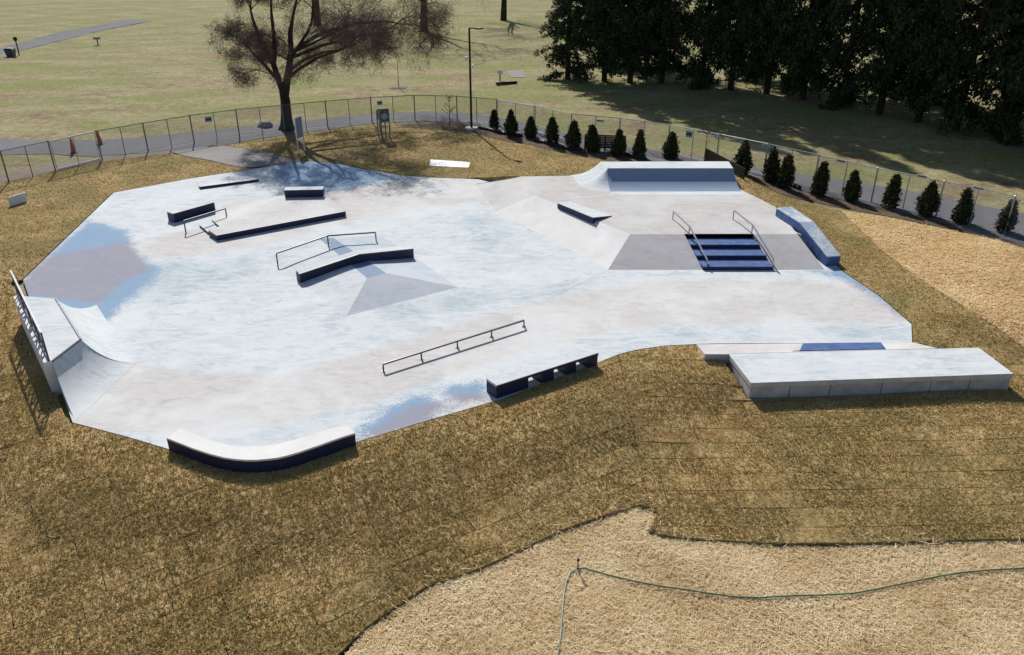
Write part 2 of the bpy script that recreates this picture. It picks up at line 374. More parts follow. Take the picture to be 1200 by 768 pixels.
soil_off = .006
V_, T_ = sheet_mesh(ROLL, .5, lambda x, y: zout(x, y)+soil_off)
tag(mk('soil_bed', V_, T_, M['soil'], smooth=True), kind='structure')
# left / back golden sod
SODB = gp([(-330,300),(-60,300),(-10,320),(14,325)])+[(P(27,328).x-.35, P(27,328).y-.2)]+[(x-.06, y) for x, y in (PARK[1], PARK[2])]+[(PARK[3][0], PARK[3][1]+.05)]+gp(list(reversed(acc_lo)))+gp(list(reversed(sod_out)))
sheet('left_sod', SODB, .45, M['sod'], .045, .05)
hedge_in = [(1215,300),(1170,281),(1120,270),(1078,262),(1035,253),(990,245),(952,237),(915,228),(895,219),(868,205),(840,196),(785,193.5),(745,193),(720,190),(694,185.5),(668,181.5),(645,176.5),(620,170),(598,167),(575,162),(556,156),(520,152.5),(470,149)]
SODM = gp([(350,190),(330,184),(300,175.5),(262,170),(300,165),(345,158.5),(400,151.5),(450,146.5),(470,149)])+gp(list(reversed(hedge_in[:-1])))[:0]
back = gp([(262,169.8),(300,165.5),(345,158.5),(400,151.5),(450,146.5),(470,149)])+gp(list(reversed(hedge_in))[1:])
sodr = gp([(1150,300),(1040,262)])+gp([(985,247),(1030,290),(1090,335),(1150,372),(1200,407),(1110,404)])
back2 = gp([(262,169.8),(300,165.5),(345,158.5),(400,151.5),(450,146.5),(470,149)])+gp(list(reversed(hedge_in))[1:-7])+gp([(985,247),(1030,290),(1090,335),(1150,372),(1200,407),(1110,404)])
SODM = back2+[(14.3,21.42),(13.0,21.25),(12.8,21.9)]+[(x+.05, y+.03) for x, y in [PARK[i] for i in (23,22,21,20,19,18,17,16)]]+[(PARK[i][0], PARK[i][1]+.05) for i in (15,14,13,12,11,10,9,8,7,6,5)]+gp([(350,189.3),(330,183.5),(300,175.5)])
sheet('back_sod', SODM, .45, M['sod'], .045, .7)
MUL = gp(list(reversed(hedge_in))[:-1]+[(1215,300),(1330,340),(1330,318),(1200,288),(1100,260),(1030,243),(960,229),(895,211),(830,197),(760,188),(700,182),(650,169),(600,156.5),(560,147),(520,145),(470,146)], 0)
sheet('mulch_bed', MUL, .5, M['mulch'], .022)
STR = gp([(985,247),(1035,254),(1078,263),(1120,271),(1170,282),(1330,335),(1700,430),(1700,560),(1420,520),(1200,407),(1150,372),(1090,335),(1030,290)])
sheet('straw_ground', STR, .5, M['strawr'], .03)
STF = gp(turf_edge+[(1420,900),(300,900)])
sheet('straw_ground', STF, .4, M['straw'], -.035)
# bare earth along the fence line on the left
sheet('earth_strip', gp([(-60,222),(0,205),(68,191),(118,184.5),(200,177.5),(200,180.5),(118,190.5),(68,200),(0,216),(-60,236)]), .6, M['dirt'], .058)

# rolled sod strips, each its own piece
def clip(subject, rect):
    outp = list(subject)
    for i in range(4):
        a, b = rect[i], rect[(i+1) % 4]; inp = outp; outp = []
        if not inp: return []
        def side(p): return (b[0]-a[0])*(p[1]-a[1])-(b[1]-a[1])*(p[0]-a[0])
        for j in range(len(inp)):
            p, q = inp[j-1], inp[j]; sp, sq = side(p), side(q)
            if (sp >= 0) != (sq >= 0):
                t_ = sp/(sp-sq); outp.append((p[0]+(q[0]-p[0])*t_, p[1]+(q[1]-p[1])*t_))
            if sq >= 0: outp.append(q)
    return outp
def split_x(poly, a, b): return clip(poly, [a, b, (b[0]+(-(b[1]-a[1]))*50, b[1]+(b[0]-a[0])*50), (a[0]-(b[1]-a[1])*50, a[1]+(b[0]-a[0])*50)])
rolls = []
def lay(ang, x0, x1, keep):
    ca, sa = math.cos(ang), math.sin(ang); Lr, Wr, gap = 1.65, .62, .012; k = 0
    for r in range(-70, 70):
        sh = random.random()*Lr
        for c_ in range(-36, 34):
            u, v = c_*Lr+sh, r*Wr
            q = [(u+gap, v+gap), (u+Lr-gap, v+gap), (u+Lr-gap, v+Wr-gap), (u+gap, v+Wr-gap)]
            q = [(a*ca-b*sa+3, a*sa+b*ca+14) for a, b in q]
            cx, cy = sum(p[0] for p in q)/4, sum(p[1] for p in q)/4
            if not (-27 < cx < 19 and 8.2 < cy < 32): continue
            pl = clip(ROLL, q)
            pl = [p for i, p in enumerate(pl) if math.hypot(p[0]-pl[i-1][0], p[1]-pl[i-1][1]) > .01]
            if keep is not None and len(pl) > 2: pl = keep(pl)
            if len(pl) < 3: continue
            ar = .5*sum(pl[i-1][0]*pl[i][1]-pl[i][0]*pl[i-1][1] for i in range(len(pl)))
            if abs(ar) < .04: continue
            rolls.append((abs(ar), cy, pl if ar > 0 else pl[::-1]))
XB = 3.2
lay(math.radians(33), 0, 0, lambda pl: clip(pl, [(-90,-90),(XB-.01,-90),(XB-.01,90),(-90,90)]))
lay(math.radians(1.5), 0, 0, lambda pl: clip(pl, [(XB+.01,-90),(90,-90),(90,90),(XB+.01,90)]))
rolls.sort(key=lambda r: r[1])
def roll_geo(pl):
    dz = random.uniform(-.006, .006); A = [Vector((p[0], p[1], float(z)+.045+dz+random.uniform(-.004,.004))) for p, z in zip(pl, zout([p[0] for p in pl], [p[1] for p in pl]))]
    n = len(A); tris = tessellate_polygon([A]); V = A+[a-Vector((0,0,.06)) for a in A]
    Fs = [tuple(t_) for t_ in tris]; o_ = []
    for f in Fs:
        a, b, c = (A[i] for i in f)
        o_.append(f if (b-a).cross(c-a).z > 0 else f[::-1])
    return V, o_+[(i, n+i, n+(i+1) % n, (i+1) % n) for i in range(n)]
extra = MB()
for i, (ar, cy, pl) in enumerate(rolls):
    V, Fs = roll_geo(pl)
    if i < 300:
        o = mk('sod_strip', V, Fs, M['sodroll'], None); o.parent = bpy.data.objects['soil_bed']
    else: extra.add(V, Fs)
if extra.v:
    o = extra.build('sod_strips', M['sodroll']); o.parent = bpy.data.objects['soil_bed']; o['kind'] = 'stuff'
print('sod strips', len(rolls))

# blades and stalks
def sample(polys, dens, excl=(), ylim=(8, 60), xlim=(-24, 24)):
    X = []; Y = []
    for y0 in np.arange(ylim[0], ylim[1], 1.0):
        d_ = dens(y0+.5)
        hw = min((y0+1)*.70+2.5, 60); n = int(d_*2*hw)
        if n <= 0: continue
        x = RNG.uniform(-hw, hw, n); y = RNG.uniform(y0, y0+1, n)
        k = np.zeros(n, bool)
        for p in polys: k |= inside(p, x, y)
        for p in excl: k &= ~inside(p, x, y)
        X.append(x[k]); Y.append(y[k])
    return np.concatenate(X), np.concatenate(Y)
def patch(x, y, s, ph):
    return .5+.25*(np.sin(x*s+1.7*np.sin(y*s*.7+ph))+np.sin(y*s*1.3+1.9*np.sin(x*s*.6+ph*2)))
def blades(name, label, X, Y, off, hmin, hmax, wid, mt, nb=3, lean=1.0, tb=0.0, cat='grass'):
    n = len(X); Z = zout(X, Y)+off; Vs = []; Ts = []; tint = []
    for k in range(nb):
        a = RNG.uniform(0, 2*math.pi, n); h = RNG.uniform(hmin, hmax, n); l = h*RNG.uniform(.2, lean, n); b = RNG.uniform(0, 2*math.pi, n); wd = wid*RNG.uniform(.6, 1.3, n)
        ox, oy = RNG.normal(0, .018, n), RNG.normal(0, .018, n)
        p0 = np.stack([X+ox-np.cos(a)*wd, Y+oy-np.sin(a)*wd, Z], -1); p1 = np.stack([X+ox+np.cos(a)*wd, Y+oy+np.sin(a)*wd, Z], -1)
        p2 = np.stack([X+ox+np.cos(b)*l, Y+oy+np.sin(b)*l, Z+h], -1)
        Vs.append(np.stack([p0, p1, p2], 1)); tt = np.clip(RNG.beta(2, 2, n)*.75+patch(X, Y, 1.1, 2)*.25+tb, 0, 1); tint.append(np.repeat(tt, 3))
    V = np.concatenate(Vs).reshape(-1, 3); T = np.arange(len(V)).reshape(-1, 3)
    return tag(mk(name, V, T, mt, attrs={'tint': np.concatenate(tint)}), label, cat, kind='stuff')
def stalks(name, label, X, Y, off, lmin, lmax, wid, mt, up=.05, cat='straw'):
    n = len(X); Z = zout(X, Y)+off+RNG.uniform(0, up, n); a = RNG.uniform(0, 2*math.pi, n); l = RNG.uniform(lmin, lmax, n)/2
    dz = RNG.uniform(-.35, .35, n)*l; dx, dy = np.cos(a)*l, np.sin(a)*l; wx, wy = -np.sin(a)*wid/2, np.cos(a)*wid/2; ww = RNG.uniform(.5, 1.4, n); wx *= ww; wy *= ww
    V = np.stack([np.stack([X-dx-wx, Y-dy-wy, Z-dz], -1), np.stack([X-dx+wx, Y-dy+wy, Z-dz], -1), np.stack([X+dx+wx, Y+dy+wy, Z+dz], -1), np.stack([X+dx-wx, Y+dy-wy, Z+dz], -1)], 1).reshape(-1, 3)
    T = np.arange(len(V)).reshape(-1, 4); tt = np.repeat(np.clip(RNG.beta(1.2, 1.2, n)*.85+patch(X, Y, 1.6, 4)*.25-.06, 0, 1), 4)
    return tag(mk(name, V, T, mt, attrs={'tint': tt}), label, cat, kind='stuff')
X, Y = sample([ROLL], lambda y: 640 if y < 15 else (470 if y < 20 else 260), (), (8, 27), (-18, 18))
blades('turf_grass', 'matted golden brown turf covering the sod strips in the foreground', X, Y, .042, .028, .062, .010, M['sodblade'], 3, 1.7, .03)
X, Y = sample([SODB, SODM], lambda y: 150 if y < 30 else 70, (ACC,), (17, 55))
blades('sod_grass', 'short golden dormant turf around the back and sides of the slab', X, Y, .04, .02, .05, .02, M['sodblade'], 2, 1.6, .12)
X, Y = sample([STF], lambda y: 2100, (), (8, 15.5)); k_ = RNG.random(len(X)) < .35+.85*patch(X, Y, 1.9, 1); X, Y = X[k_], Y[k_]
stalks('straw_mulch', 'pale straw scattered thickly over the ground in the bottom right corner', X, Y, -.035, .06, .21, .0068, M['strawblade'], .05)
X, Y = sample([STR], lambda y: 420 if y < 28 else 260, (), (18, 40))
stalks('golden_straw', 'golden straw spread over the slope below the hedge at the right', X, Y, .03, .10, .30, .014, M['strawfar'], .05)
# straw drifting over the turf edge
X, Y = sample([gp([(420,716),(500,668),(560,650),(640,612),(700,585),(760,580),(800,612),(900,624),(1250,618),(1250,636),(900,638),(790,634),(740,605),(640,640),(560,680),(470,725)])], lambda y: 80, (), (8, 16)); k_ = RNG.random(len(X)) < patch(X, Y, 2.3, 3); X, Y = X[k_], Y[k_]
stalks('loose_straw', 'loose straw wisps blown over the turf edge above the straw ground', X, Y, .06, .07, .22, .008, M['strawblade'], .03)

# ------------------------------------------------------------------ skatepark slab
slabV, slabT = sheet_mesh(PARK, .22, lambda x, y: np.zeros_like(x), .22)
def pix(pts, z=0.0): return [(q.x, q.y) for q in (P(a, b, z) for a, b in pts)]
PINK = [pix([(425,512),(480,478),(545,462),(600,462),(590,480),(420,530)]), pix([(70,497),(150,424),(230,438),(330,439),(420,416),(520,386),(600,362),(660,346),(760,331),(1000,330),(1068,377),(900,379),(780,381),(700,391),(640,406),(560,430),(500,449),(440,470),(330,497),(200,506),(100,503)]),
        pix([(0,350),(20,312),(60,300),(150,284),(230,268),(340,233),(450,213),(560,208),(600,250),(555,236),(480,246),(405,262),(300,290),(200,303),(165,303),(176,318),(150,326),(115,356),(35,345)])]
BARE_SHADE_P = [pix([(10,338),(103,258),(128,264),(150,272),(158,285),(166,300),(176,308),(190,314),(184,328),(152,352),(130,378),(118,380),(60,362),(25,352)]),
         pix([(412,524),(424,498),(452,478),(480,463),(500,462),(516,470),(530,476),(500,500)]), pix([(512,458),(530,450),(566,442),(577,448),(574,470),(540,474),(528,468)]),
         pix([(318,200),(340,186),(390,188),(450,200),(465,210),(440,215),(410,223),(380,226),(345,218),(325,214)]),  # bare blue floor, with tree shade painted into the patch
         pix([(948,318),(990,314),(1035,345),(1068,372),(1060,372),(1015,345),(985,327)])]  # wet grey slab edge, plus painted shade below the slope ledge
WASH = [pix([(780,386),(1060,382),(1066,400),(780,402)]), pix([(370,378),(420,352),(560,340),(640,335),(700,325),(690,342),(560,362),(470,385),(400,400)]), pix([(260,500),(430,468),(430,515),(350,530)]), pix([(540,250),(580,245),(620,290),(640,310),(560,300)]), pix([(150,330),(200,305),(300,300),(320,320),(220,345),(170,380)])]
def msk(polys, V):
    a = np.full(len(V), -2.0)
    for p in polys: a = np.maximum(a, np.clip(sdist(p, V[:,0], V[:,1]), -2, 2))
    return a
slab = mk('slab', slabV, slabT, M['floor'], smooth=False, attrs={'pink': msk(PINK, slabV), 'bare': msk(BARE_SHADE_P, slabV), 'wash': np.clip(msk(WASH, slabV)/.8+.3, 0, 1)})
tag(slab, kind='structure')
# recessed saw joints read as thin dark strips laid in the surface
jm = solid('joint_filler', (.52,.55,.58), .9, .2)
def joints(lines):
    mb = MB()
    for a, b in lines:
        A, B = P(*a), P(*b); d = (B-A).normalized(); n = Vector((-d.y, d.x, 0))*.006; u = Vector((0,0,.004))
        mb.add([A-n+u, B-n+u, B+n+u, A+n+u], [(0,1,2,3)])
    o = mb.build('control_joints', jm); o.parent = slab; o['kind'] = 'stuff'
joints([((160,425),(90,492)),((160,425),(205,305)),((115,356),(140,372)),((712,317),(640,352)),((540,337),(575,341))])

def ledge(name, label, front, back, zf, zb0, cat='ledge', cap=.035, top='pale', body='navy', trim=True, group=None):
    """front/back: lists of world points on the top edge (same count, left to right); zf: base heights per station"""
    n = len(front); base = front[0]; root = thing(name, label, cat, (front[0].x, front[0].y, zf[0]), group)
    mb = MB(); tp = MB()
    for i in range(n-1):
        f0, f1, b0, b1 = front[i], front[i+1], back[i], back[i+1]
        dn = Vector((0,0,cap))
        bot = [Vector((f0.x,f0.y,zf[i]-.02)), Vector((f1.x,f1.y,zf[i+1]-.02)), Vector((b1.x,b1.y,zb0[i+1]-.02)), Vector((b0.x,b0.y,zb0[i]-.02))]
        mb.hull(bot, [f0-dn, f1-dn, b1-dn, b0-dn])
        c = (f0+f1+b0+b1)/4; g = lambda p: p+Vector(((p.x-c.x), (p.y-c.y), 0)).normalized()*.006 if n == 2 else p
        tp.hull([g(f0)-dn, g(f1)-dn, g(b1)-dn, g(b0)-dn], [g(f0), g(f1), g(b1), g(b0)])
    mb.build('painted_side', M[body], root); tp.build('top', M[top], root)
    if trim:
        tr = MB()
        for i in range(n-1): tr.bar(front[i]+Vector((0,-.012,-.012)), front[i+1]+Vector((0,-.012,-.012)), .03)
        tr.build('steel_edge', M['steel'], root)
    return root

# central pyramid
b1, b2, b3, b4 = P(405,372), P(540,337), Vector((-5.4,31.7,0)), Vector((-9.9,29.5,0))
f1, f2 = P(430,326,.3), P(452,320,.3); f4 = P(385,288,.3)+Vector((-.55,.8,0)); f3 = P(402,287,.3)+Vector((-.55,.8,0))
pyr = thing('pyramid', 'low concrete pyramid under the kinked ledge in the middle of the slab', 'pyramid', b1)
dn = Vector((0,0,-.01))
MB().add([b1+dn,b2+dn,f2,f1], [(0,1,2,3)]).build('front_bank', M['pyr'], pyr)
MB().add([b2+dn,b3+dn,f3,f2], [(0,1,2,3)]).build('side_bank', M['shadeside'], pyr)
MB().add([b4+dn,b1+dn,f1,f4], [(0,1,2,3)]).build('side_bank', M['pale'], pyr)
MB().add([b3+dn,b4+dn,f4,f3], [(0,1,2,3)]).build('back_bank', M['pale'], pyr)
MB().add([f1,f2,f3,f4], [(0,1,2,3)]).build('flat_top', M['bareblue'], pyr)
def pz(x, y):     # height of the pyramid at a point
    def hl(a, b, c, x, y):
        n = Vector((-(b.y-a.y), b.x-a.x)); n.normalize(); dc = (c.x-a.x)*n.x+(c.y-a.y)*n.y; return .3*((x-a.x)*n.x+(y-a.y)*n.y)/dc
    return max(0, min(.3, hl(b1,b2,f1,x,y), hl(b2,b3,f2,x,y), hl(b3,b4,f3,x,y), hl(b4,b1,f1,x,y)))
LH = .36
k0, k1, k2 = P(351,321,LH), P(420,298,.3+LH), P(484.5,291.5,LH+.03)
nb_ = Vector((-.34,.30,0)) if False else (Vector((-(k2-k0).y, (k2-k0).x, 0)).normalized()*.42)
ledge('ledge', 'shaded blue sided kinked ledge running over the central pyramid', [k0,k1,k2], [k0+nb_,k1+nb_,k2+nb_], [0,pz(k1.x,k1.y)-.05,0], [0,pz(k1.x,k1.y)-.05,0])

def rail(name, label, tops, bots, w_=.05, m='steel', extra_post=(), group=None, feet=True):
    root = thing(name, label, 'grind rail', bots[0][0] if isinstance(bots[0], tuple) else bots[0], group)
    mb = MB()
    for i in range(len(tops)-1): mb.bar(tops[i], tops[i+1], w_)
    mb.build('top_bar', M[m], root)
    for tp_, bt in list(zip(tops, bots))+list(extra_post):
        if bt is None: continue
        MB().bar(bt, Vector((bt.x, bt.y, tp_.z-w_/2)), w_*.85).build('post', M['steel'] if m == 'steel' else M[m], root)
        if feet: MB().box(bt-Vector((0,0,.002)), .12, .12, .012).build('foot_plate', M['steel'], root)
    return root
def vert(px, py, z0, tpy):
    b = P(px, py, z0); return b, Vector((b.x, b.y, z0+PH(b, px, tpy)))
a0, t0 = vert(325.5,310,0,297); a1, t1 = vert(385,288,.3,276.5); a2, t2 = vert(441,284.5,0,272.5)
rail('grind_rail', 'kinked up and down rail behind the pyramid ledge', [t0,t1,t2], [a0,a1,a2])
a0, t0 = vert(449.5,435,0,427); a4, t4 = vert(614,383,0,375.5); hgt_ = (t0.z+t4.z)/2
bs = [a0.lerp(a4, k/4) for k in range(5)]
rail('grind_rail', 'long flat rail on five posts in the lower middle of the slab', [Vector((b.x,b.y,hgt_)) for b in bs], bs)
a0, t0 = vert(218,273,0,259); a1, t1 = vert(266,256,.05,244.5)
rail('grind_rail', 'short sloped rail on two posts beside the manual pad', [t0,t1], [a0,a1])

# manual pad with its notch
PZ = .24
mp_ = [P(253.6,275.8,PZ), P(405,247.5,PZ), P(384,231,PZ), P(332,229,PZ), P(262,240,PZ*.45), P(248,257.5,PZ*.6), P(257.5,265.3,PZ), P(244.2,269.7,PZ)]
pad = thing('manual_pad', 'broad low manual pad with a long shaded blue front face', 'manual pad', P(253.6,284))
mp_b = [Vector((p.x,p.y,-.01)) for p in mp_]
mp_b[4] = P(232,250,-.01)
q = MB(); q.hull([Vector((p.x,p.y,-.01)) for p in mp_], [p-Vector((0,0,.035)) for p in mp_]); q.build('painted_side', M['navy'], pad)
q = MB(); q.hull([p-Vector((0,0,.035)) for p in mp_], mp_); q.build('top', M['pink'], pad)
q = MB(); st = [P(233.5,263.5,.10), P(244.0,272.3,.10), P(257.5,266.5,.10), P(248.5,259.8,.10)]
q.hull([Vector((p.x,p.y,-.01)) for p in st], [p-Vector((0,0,.02)) for p in st]).build('step_side', M['navy'], pad)
MB().hull([p-Vector((0,0,.02)) for p in st], st).build('step_top', M['pale'], pad)
wd = [P(257.5,266.5,.0), P(268,262,.0), P(262,240,0), P(246,246,0), P(248.5,259.8,0)]
MB().bar(P(254,276.3,PZ-.012), P(405,248,PZ-.012), .03).build('steel_edge', M['steel'], pad)
# box ledges round the manual pad
def boxledge(label, fl, fr, zt, depth, zb=0, skew=0, **k):
    a, b = P(*fl, zt), P(*fr, zt); d = (b-a).normalized(); n = Vector((-d.y, d.x, 0))*depth
    return ledge('ledge', label, [a,b], [a+n,b+n], [zb,zb], [zb,zb], **k)
boxledge('shaded blue ledge at the far left beside the short sloped rail', (203,250.5), (251,237), .42, .5)
boxledge('short shaded blue ledge standing on the back edge of the manual pad', (333,223), (378,222), PZ+.36, .5, PZ)
boxledge('thin low curb ledge near the back left edge of the slab', (234,219), (303,210), .12, .45, cap=.03)

# curved ledge, bottom left
ot = [(195,513.3),(210,519),(225,525),(240,530),(250,533),(262,536),(275,538),(288,539),(300,539),(312,538),(325,536.5),(338,533.5),(350,530),(375,521.5),(400,512.5),(416,507.5)]
it = [(211.5,502),(222,506.5),(232,510.5),(243,515),(252,518),(262,520.3),(273,522),(285,523),(298,523.2),(310,522.8),(322,521.2),(334,518.6),(346,515.5),(367,509),(388,502),(407.5,498.8)]
LZ = .38
fo = [P(*p, LZ) for p in ot]; fi = [P(*p, LZ) for p in it]
cl = ledge('curved_ledge', 'curved ledge with a shaded blue outer face at the bottom left edge', fo, fi, [-.12]*16, [0]*16, cap=.05, top='white', trim=False)
# bench ledge with open bays
bt = [P(582,452,.42), P(701,413.8,.42), P(687.5,405,.42), P(569.8,443.5,.42)]
bl = thing('bench_ledge', 'long low bench ledge with open bays at the lower slab edge', 'ledge', (bt[0].x, bt[0].y, 0))
MB().hull([p-Vector((0,0,.07)) for p in bt], bt).build('top', M['pale'], bl, bevel=.008)
MB().bar(bt[0]+Vector((.0,-.01,-.035)), bt[1]+Vector((0,-.01,-.035)), .03, .075).build('steel_edge', M['navy'], bl)
bq = [bt[3].lerp(bt[0],.04), bt[2].lerp(bt[1],.04), bt[2].lerp(bt[1],.12), bt[3].lerp(bt[0],.12)]
MB().hull([V3(p,.13) for p in bq][::-1], [V3(p,.345) for p in bq][::-1]).build('bay_shade_panel', M['navy'], bl)  # added board, stands in for the shade inside the open bays
for u0, u1 in ((0,.30),(.43,.55),(.68,.775),(.905,1)):
    def at(u, v): return bt[0].lerp(bt[1], u).lerp(bt[3].lerp(bt[2], u), v)
    r_ = [at(u0,.02), at(u1,.02), at(u1,.98), at(u0,.98)]
    MB().hull([Vector((p.x,p.y,-.08)) for p in r_], [Vector((p.x,p.y,.352)) for p in r_]).build('leg', M['navy'], bl)

# ------------------------------------------------------------------ raised deck, banks and stairs
deck = thing('raised_deck', 'raised concrete deck with sloping banks at the right back of the slab', 'deck', P(738,317))
T1, T2, T3 = P(612,207,DK), P(626,229,DK), P(738,274,DK); SL, SR = P(803,276.5,DK), P(884,276.5,DK); T6 = P(933,273,DK)
BL1, BL2, BL3 = P(556,216), P(580,248), P(712,317); sl, sr = P(821,312), P(902,311.5); B6 = P(967,317)
SL.y = SR.y = T3.y = T6.y = 30.15; sl.y = sr.y = BL3.y = B6.y = 27.85
outl = [T3, SL, SR, T6, P(909,243,DK), P(888,232,DK), P(865,221,DK), Vector((10.75,39.2,DK)), Vector((3.9,39.2,DK)), P(690,206,DK), T1, T2]
outl = [Vector((p.x,p.y,DK)) for p in outl]
MB().hull([Vector((p.x,p.y,-.1)) for p in outl], outl).build('deck_top', M['deck'], deck)
def bankc(name, a, b, tb, ta, mt, n=5, parent=deck, conc=.0):      # sloped sheet with a slightly eased toe
    V = []; Fs = []
    for i in range(n+1):
        t_ = i/n; z = DK*(t_+conc*(t_*t_-t_))
        for e, g in ((a, ta), (b, tb)): p = e.lerp(g, t_); V.append(Vector((p.x,p.y,(-.012 if i == 0 else z+ (.003 if i==n else 0)))))
        if i: k = 2*i; Fs.append((k-2,k-1,k+1,k))
    return mk(name, V, Fs, mt, parent, smooth=True)
bankc('bank', BL2, BL3, T3, T2, M['white'], conc=.15); bankc('bank', BL1, BL2, T2, T1, M['deck'], conc=.15)
bankc('bank', BL3, sl, SL, T3, M['bank']); bankc('bank', sr, B6, T6, SR, M['bank'])
# back left flank of the bank, down to the ground behind
mk('flank', [BL1+Vector((0,0,-.1)), T1+Vector((0,0,-.7)), T1, BL1], [(0,1,2,3)], M['pink'], deck)
# stairs: three treads, four risers
st_root = thing('stairs', 'four blue painted steps leading up to the raised deck', 'stairs', sl)
R_ = DK/4
for i in range(4):
    t0_, t1_ = i/3.0, (i+1)/3.0
    if i == 3:
        A, B = sl.lerp(SL, 1), sr.lerp(SR, 1); z1 = DK+.004; A2, B2 = A+Vector((0,.06,0)), B+Vector((0,.06,0))
    else:
        A, B = sl.lerp(SL, t0_), sr.lerp(SR, t0_); A2, B2 = sl.lerp(SL, t1_)+Vector((0,.002,0)), sr.lerp(SR, t1_)+Vector((0,.002,0)); z1 = R_*(i+1)
    rg = [A, B, B2, A2]
    bot = [Vector((p.x,p.y,-.02)) for p in rg]; top_ = [Vector((p.x,p.y,z1)) for p in rg]
    MB().hull(bot, [p-Vector((0,0,.02)) for p in top_]).build('riser', M['navy'], st_root); MB().hull([p-Vector((0,0,.02)) for p in top_], top_).build('step', M['blue'] if i < 3 else M['navy'], st_root)
# side cheeks where the banks meet the steps
for a, g in ((sl, SL), (sr, SR)):
    d = Vector((.015 if a is sr else -.015,0,0))
    mk('cheek', [Vector((a.x,a.y,-.02))+d*.3, Vector((g.x,g.y,-.02))+d*.3, Vector((g.x,g.y,DK-.002))+d*.3], [(0,1,2)], M['bank'], st_root)
# handrails
for lab, pts in (('left handrail with pale sloping bar beside the blue steps', [(788.3,257.5,247.4,DK),(807.1,275.6,267.2,DK),(827.7,315.3,303.8,0)]),
                 ('right handrail with pale sloping bar beside the blue steps', [(858.8,257.5,247.4,DK),(880.5,275,266.4,DK),(904.7,315.3,300.6,0)])):
    B = []; T = []
    for x_, y_, ty, z_ in pts: b_, t_ = vert(x_, y_, z_, ty); B.append(b_); T.append(t_)
    hh = (T[0].z-DK+T[1].z-DK+T[2].z)/3
    T = [Vector((b_.x,b_.y,b_.z+hh)) for b_ in B]
    rail('stair_handrail', lab, T, B, .045, 'railw', group='handrails on the blue steps', feet=False)['category'] = 'handrail'
# kicker ledge on the deck edge
ka, kb, kc, kd = P(653.3,238,DK+.17), P(694.7,255,DK+.2), P(717,252.8,DK+.03), P(668,236.3,DK+.1)
kr = thing('wedge_ledge', 'low shaded blue wedge ledge on the left edge of the raised deck', 'ledge', (ka.x,ka.y,DK))
tp_ = [ka,kb,kc,kd]; MB().hull([Vector((p.x,p.y,DK-.12)) for p in tp_], [p-Vector((0,0,.02)) for p in tp_]).build('painted_side', M['navy'], kr)
MB().hull([p-Vector((0,0,.02)) for p in tp_], tp_).build('top', M['pale'], kr)
# hubba ledge down the right side
hf = [P(910,243.8,DK+.36), P(937.5,261,DK+.36), P(969.5,300.8,.40)]; hb = [P(927.5,242.3,DK+.36), P(953,259.5,DK+.36), P(985.3,299.8,.40)]
ledge('slope_ledge', 'blue sided kinked ledge going down the right edge of the deck', hf, hb, [DK,DK,0], [DK-.1,DK-.3,-.05], top='patchy', body='blue', trim=False)

# ------------------------------------------------------------------ quarter pipes
def prof(r, h, n=10):
    R = (r*r+h*h)/(2*h); th = math.asin(min(1, r/R)); return [(R*math.sin(th*i/n)/r, R*(1-math.cos(th*i/n))) for i in range(n+1)]
def transition(name, bot, cop, h, z0, mt, parent, n=10, run=None):
    pr = prof(run or (bot[0]-cop[0]).length, h, n); V = []; Fs = []; m_ = len(bot)
    for i, (t_, z) in enumerate(pr):
        for b, c in zip(bot, cop): p = b.lerp(c, t_); V.append(Vector((p.x,p.y,z0+z+(-.008 if i == 0 else .0))))
        if i:
            for j in range(m_-1): k = i*m_+j; Fs.append((k-m_, k-m_+1, k+1, k))
    return mk(name, V, Fs, mt, parent, smooth=True)
HQ = .92
cA, cB, cC = P(65,350,HQ), P(95,398,HQ), P(61,424,HQ); cD = cC+(cA-cB).normalized()*((cA-cB).length+.75); cD = P(24,347,HQ)
q1, q2, q3 = P(115,356), P(160,425), P(88,493)
qp = thing('quarter_pipe', 'corner quarter pipe with platform at the far left of the slab', 'quarter pipe', (cB.x,cB.y,0))
qa = MB(); qa.hull([V3(cD,-.1),V3(cC,-.1),V3(cB,-.1),V3(cA,-.1)], [V3(cD,HQ),V3(cC,HQ),V3(cB,HQ),V3(cA,HQ)]); qa.build('platform', M['pale'], qp)
c0 = lambda a, b, n: [a.lerp(b, i/n) for i in range(n+1)]
transition('transition', c0(q1,q2,6), c0(cA,cB,6), HQ, 0, M['pale'], qp)
transition('transition', c0(q2,q3,6), c0(cB,cC,6), HQ, 0, M['pale'], qp, run=1.6)
for a, b in ((cA,cB),(cB,cC)): MB().tube([a+Vector((0,0,.01)), b+Vector((0,0,.01))], .03, 8).build('coping', M['railw'] if a is cA else M['steel'], qp)
# side walls closing the ends of the transitions
def cheek(bot, cop, h, z0, mt, parent, run=None):
    pr = prof(run or (bot-cop).length, h); V = []; Fs = []
    for t_, z in pr:
        p = bot.lerp(cop, t_); V += [V3(p, z0-.12), V3(p, z0+z-.004)]
    for i in range(len(pr)-1): k = 2*i; Fs.append((k,k+2,k+3,k+1))
    return mk('side_wall', V, Fs, mt, parent)
cheek(q1, cA, HQ, 0, M['patchy'], qp); cheek(q3, cC, HQ, 0, M['cast'], qp, 1.6)
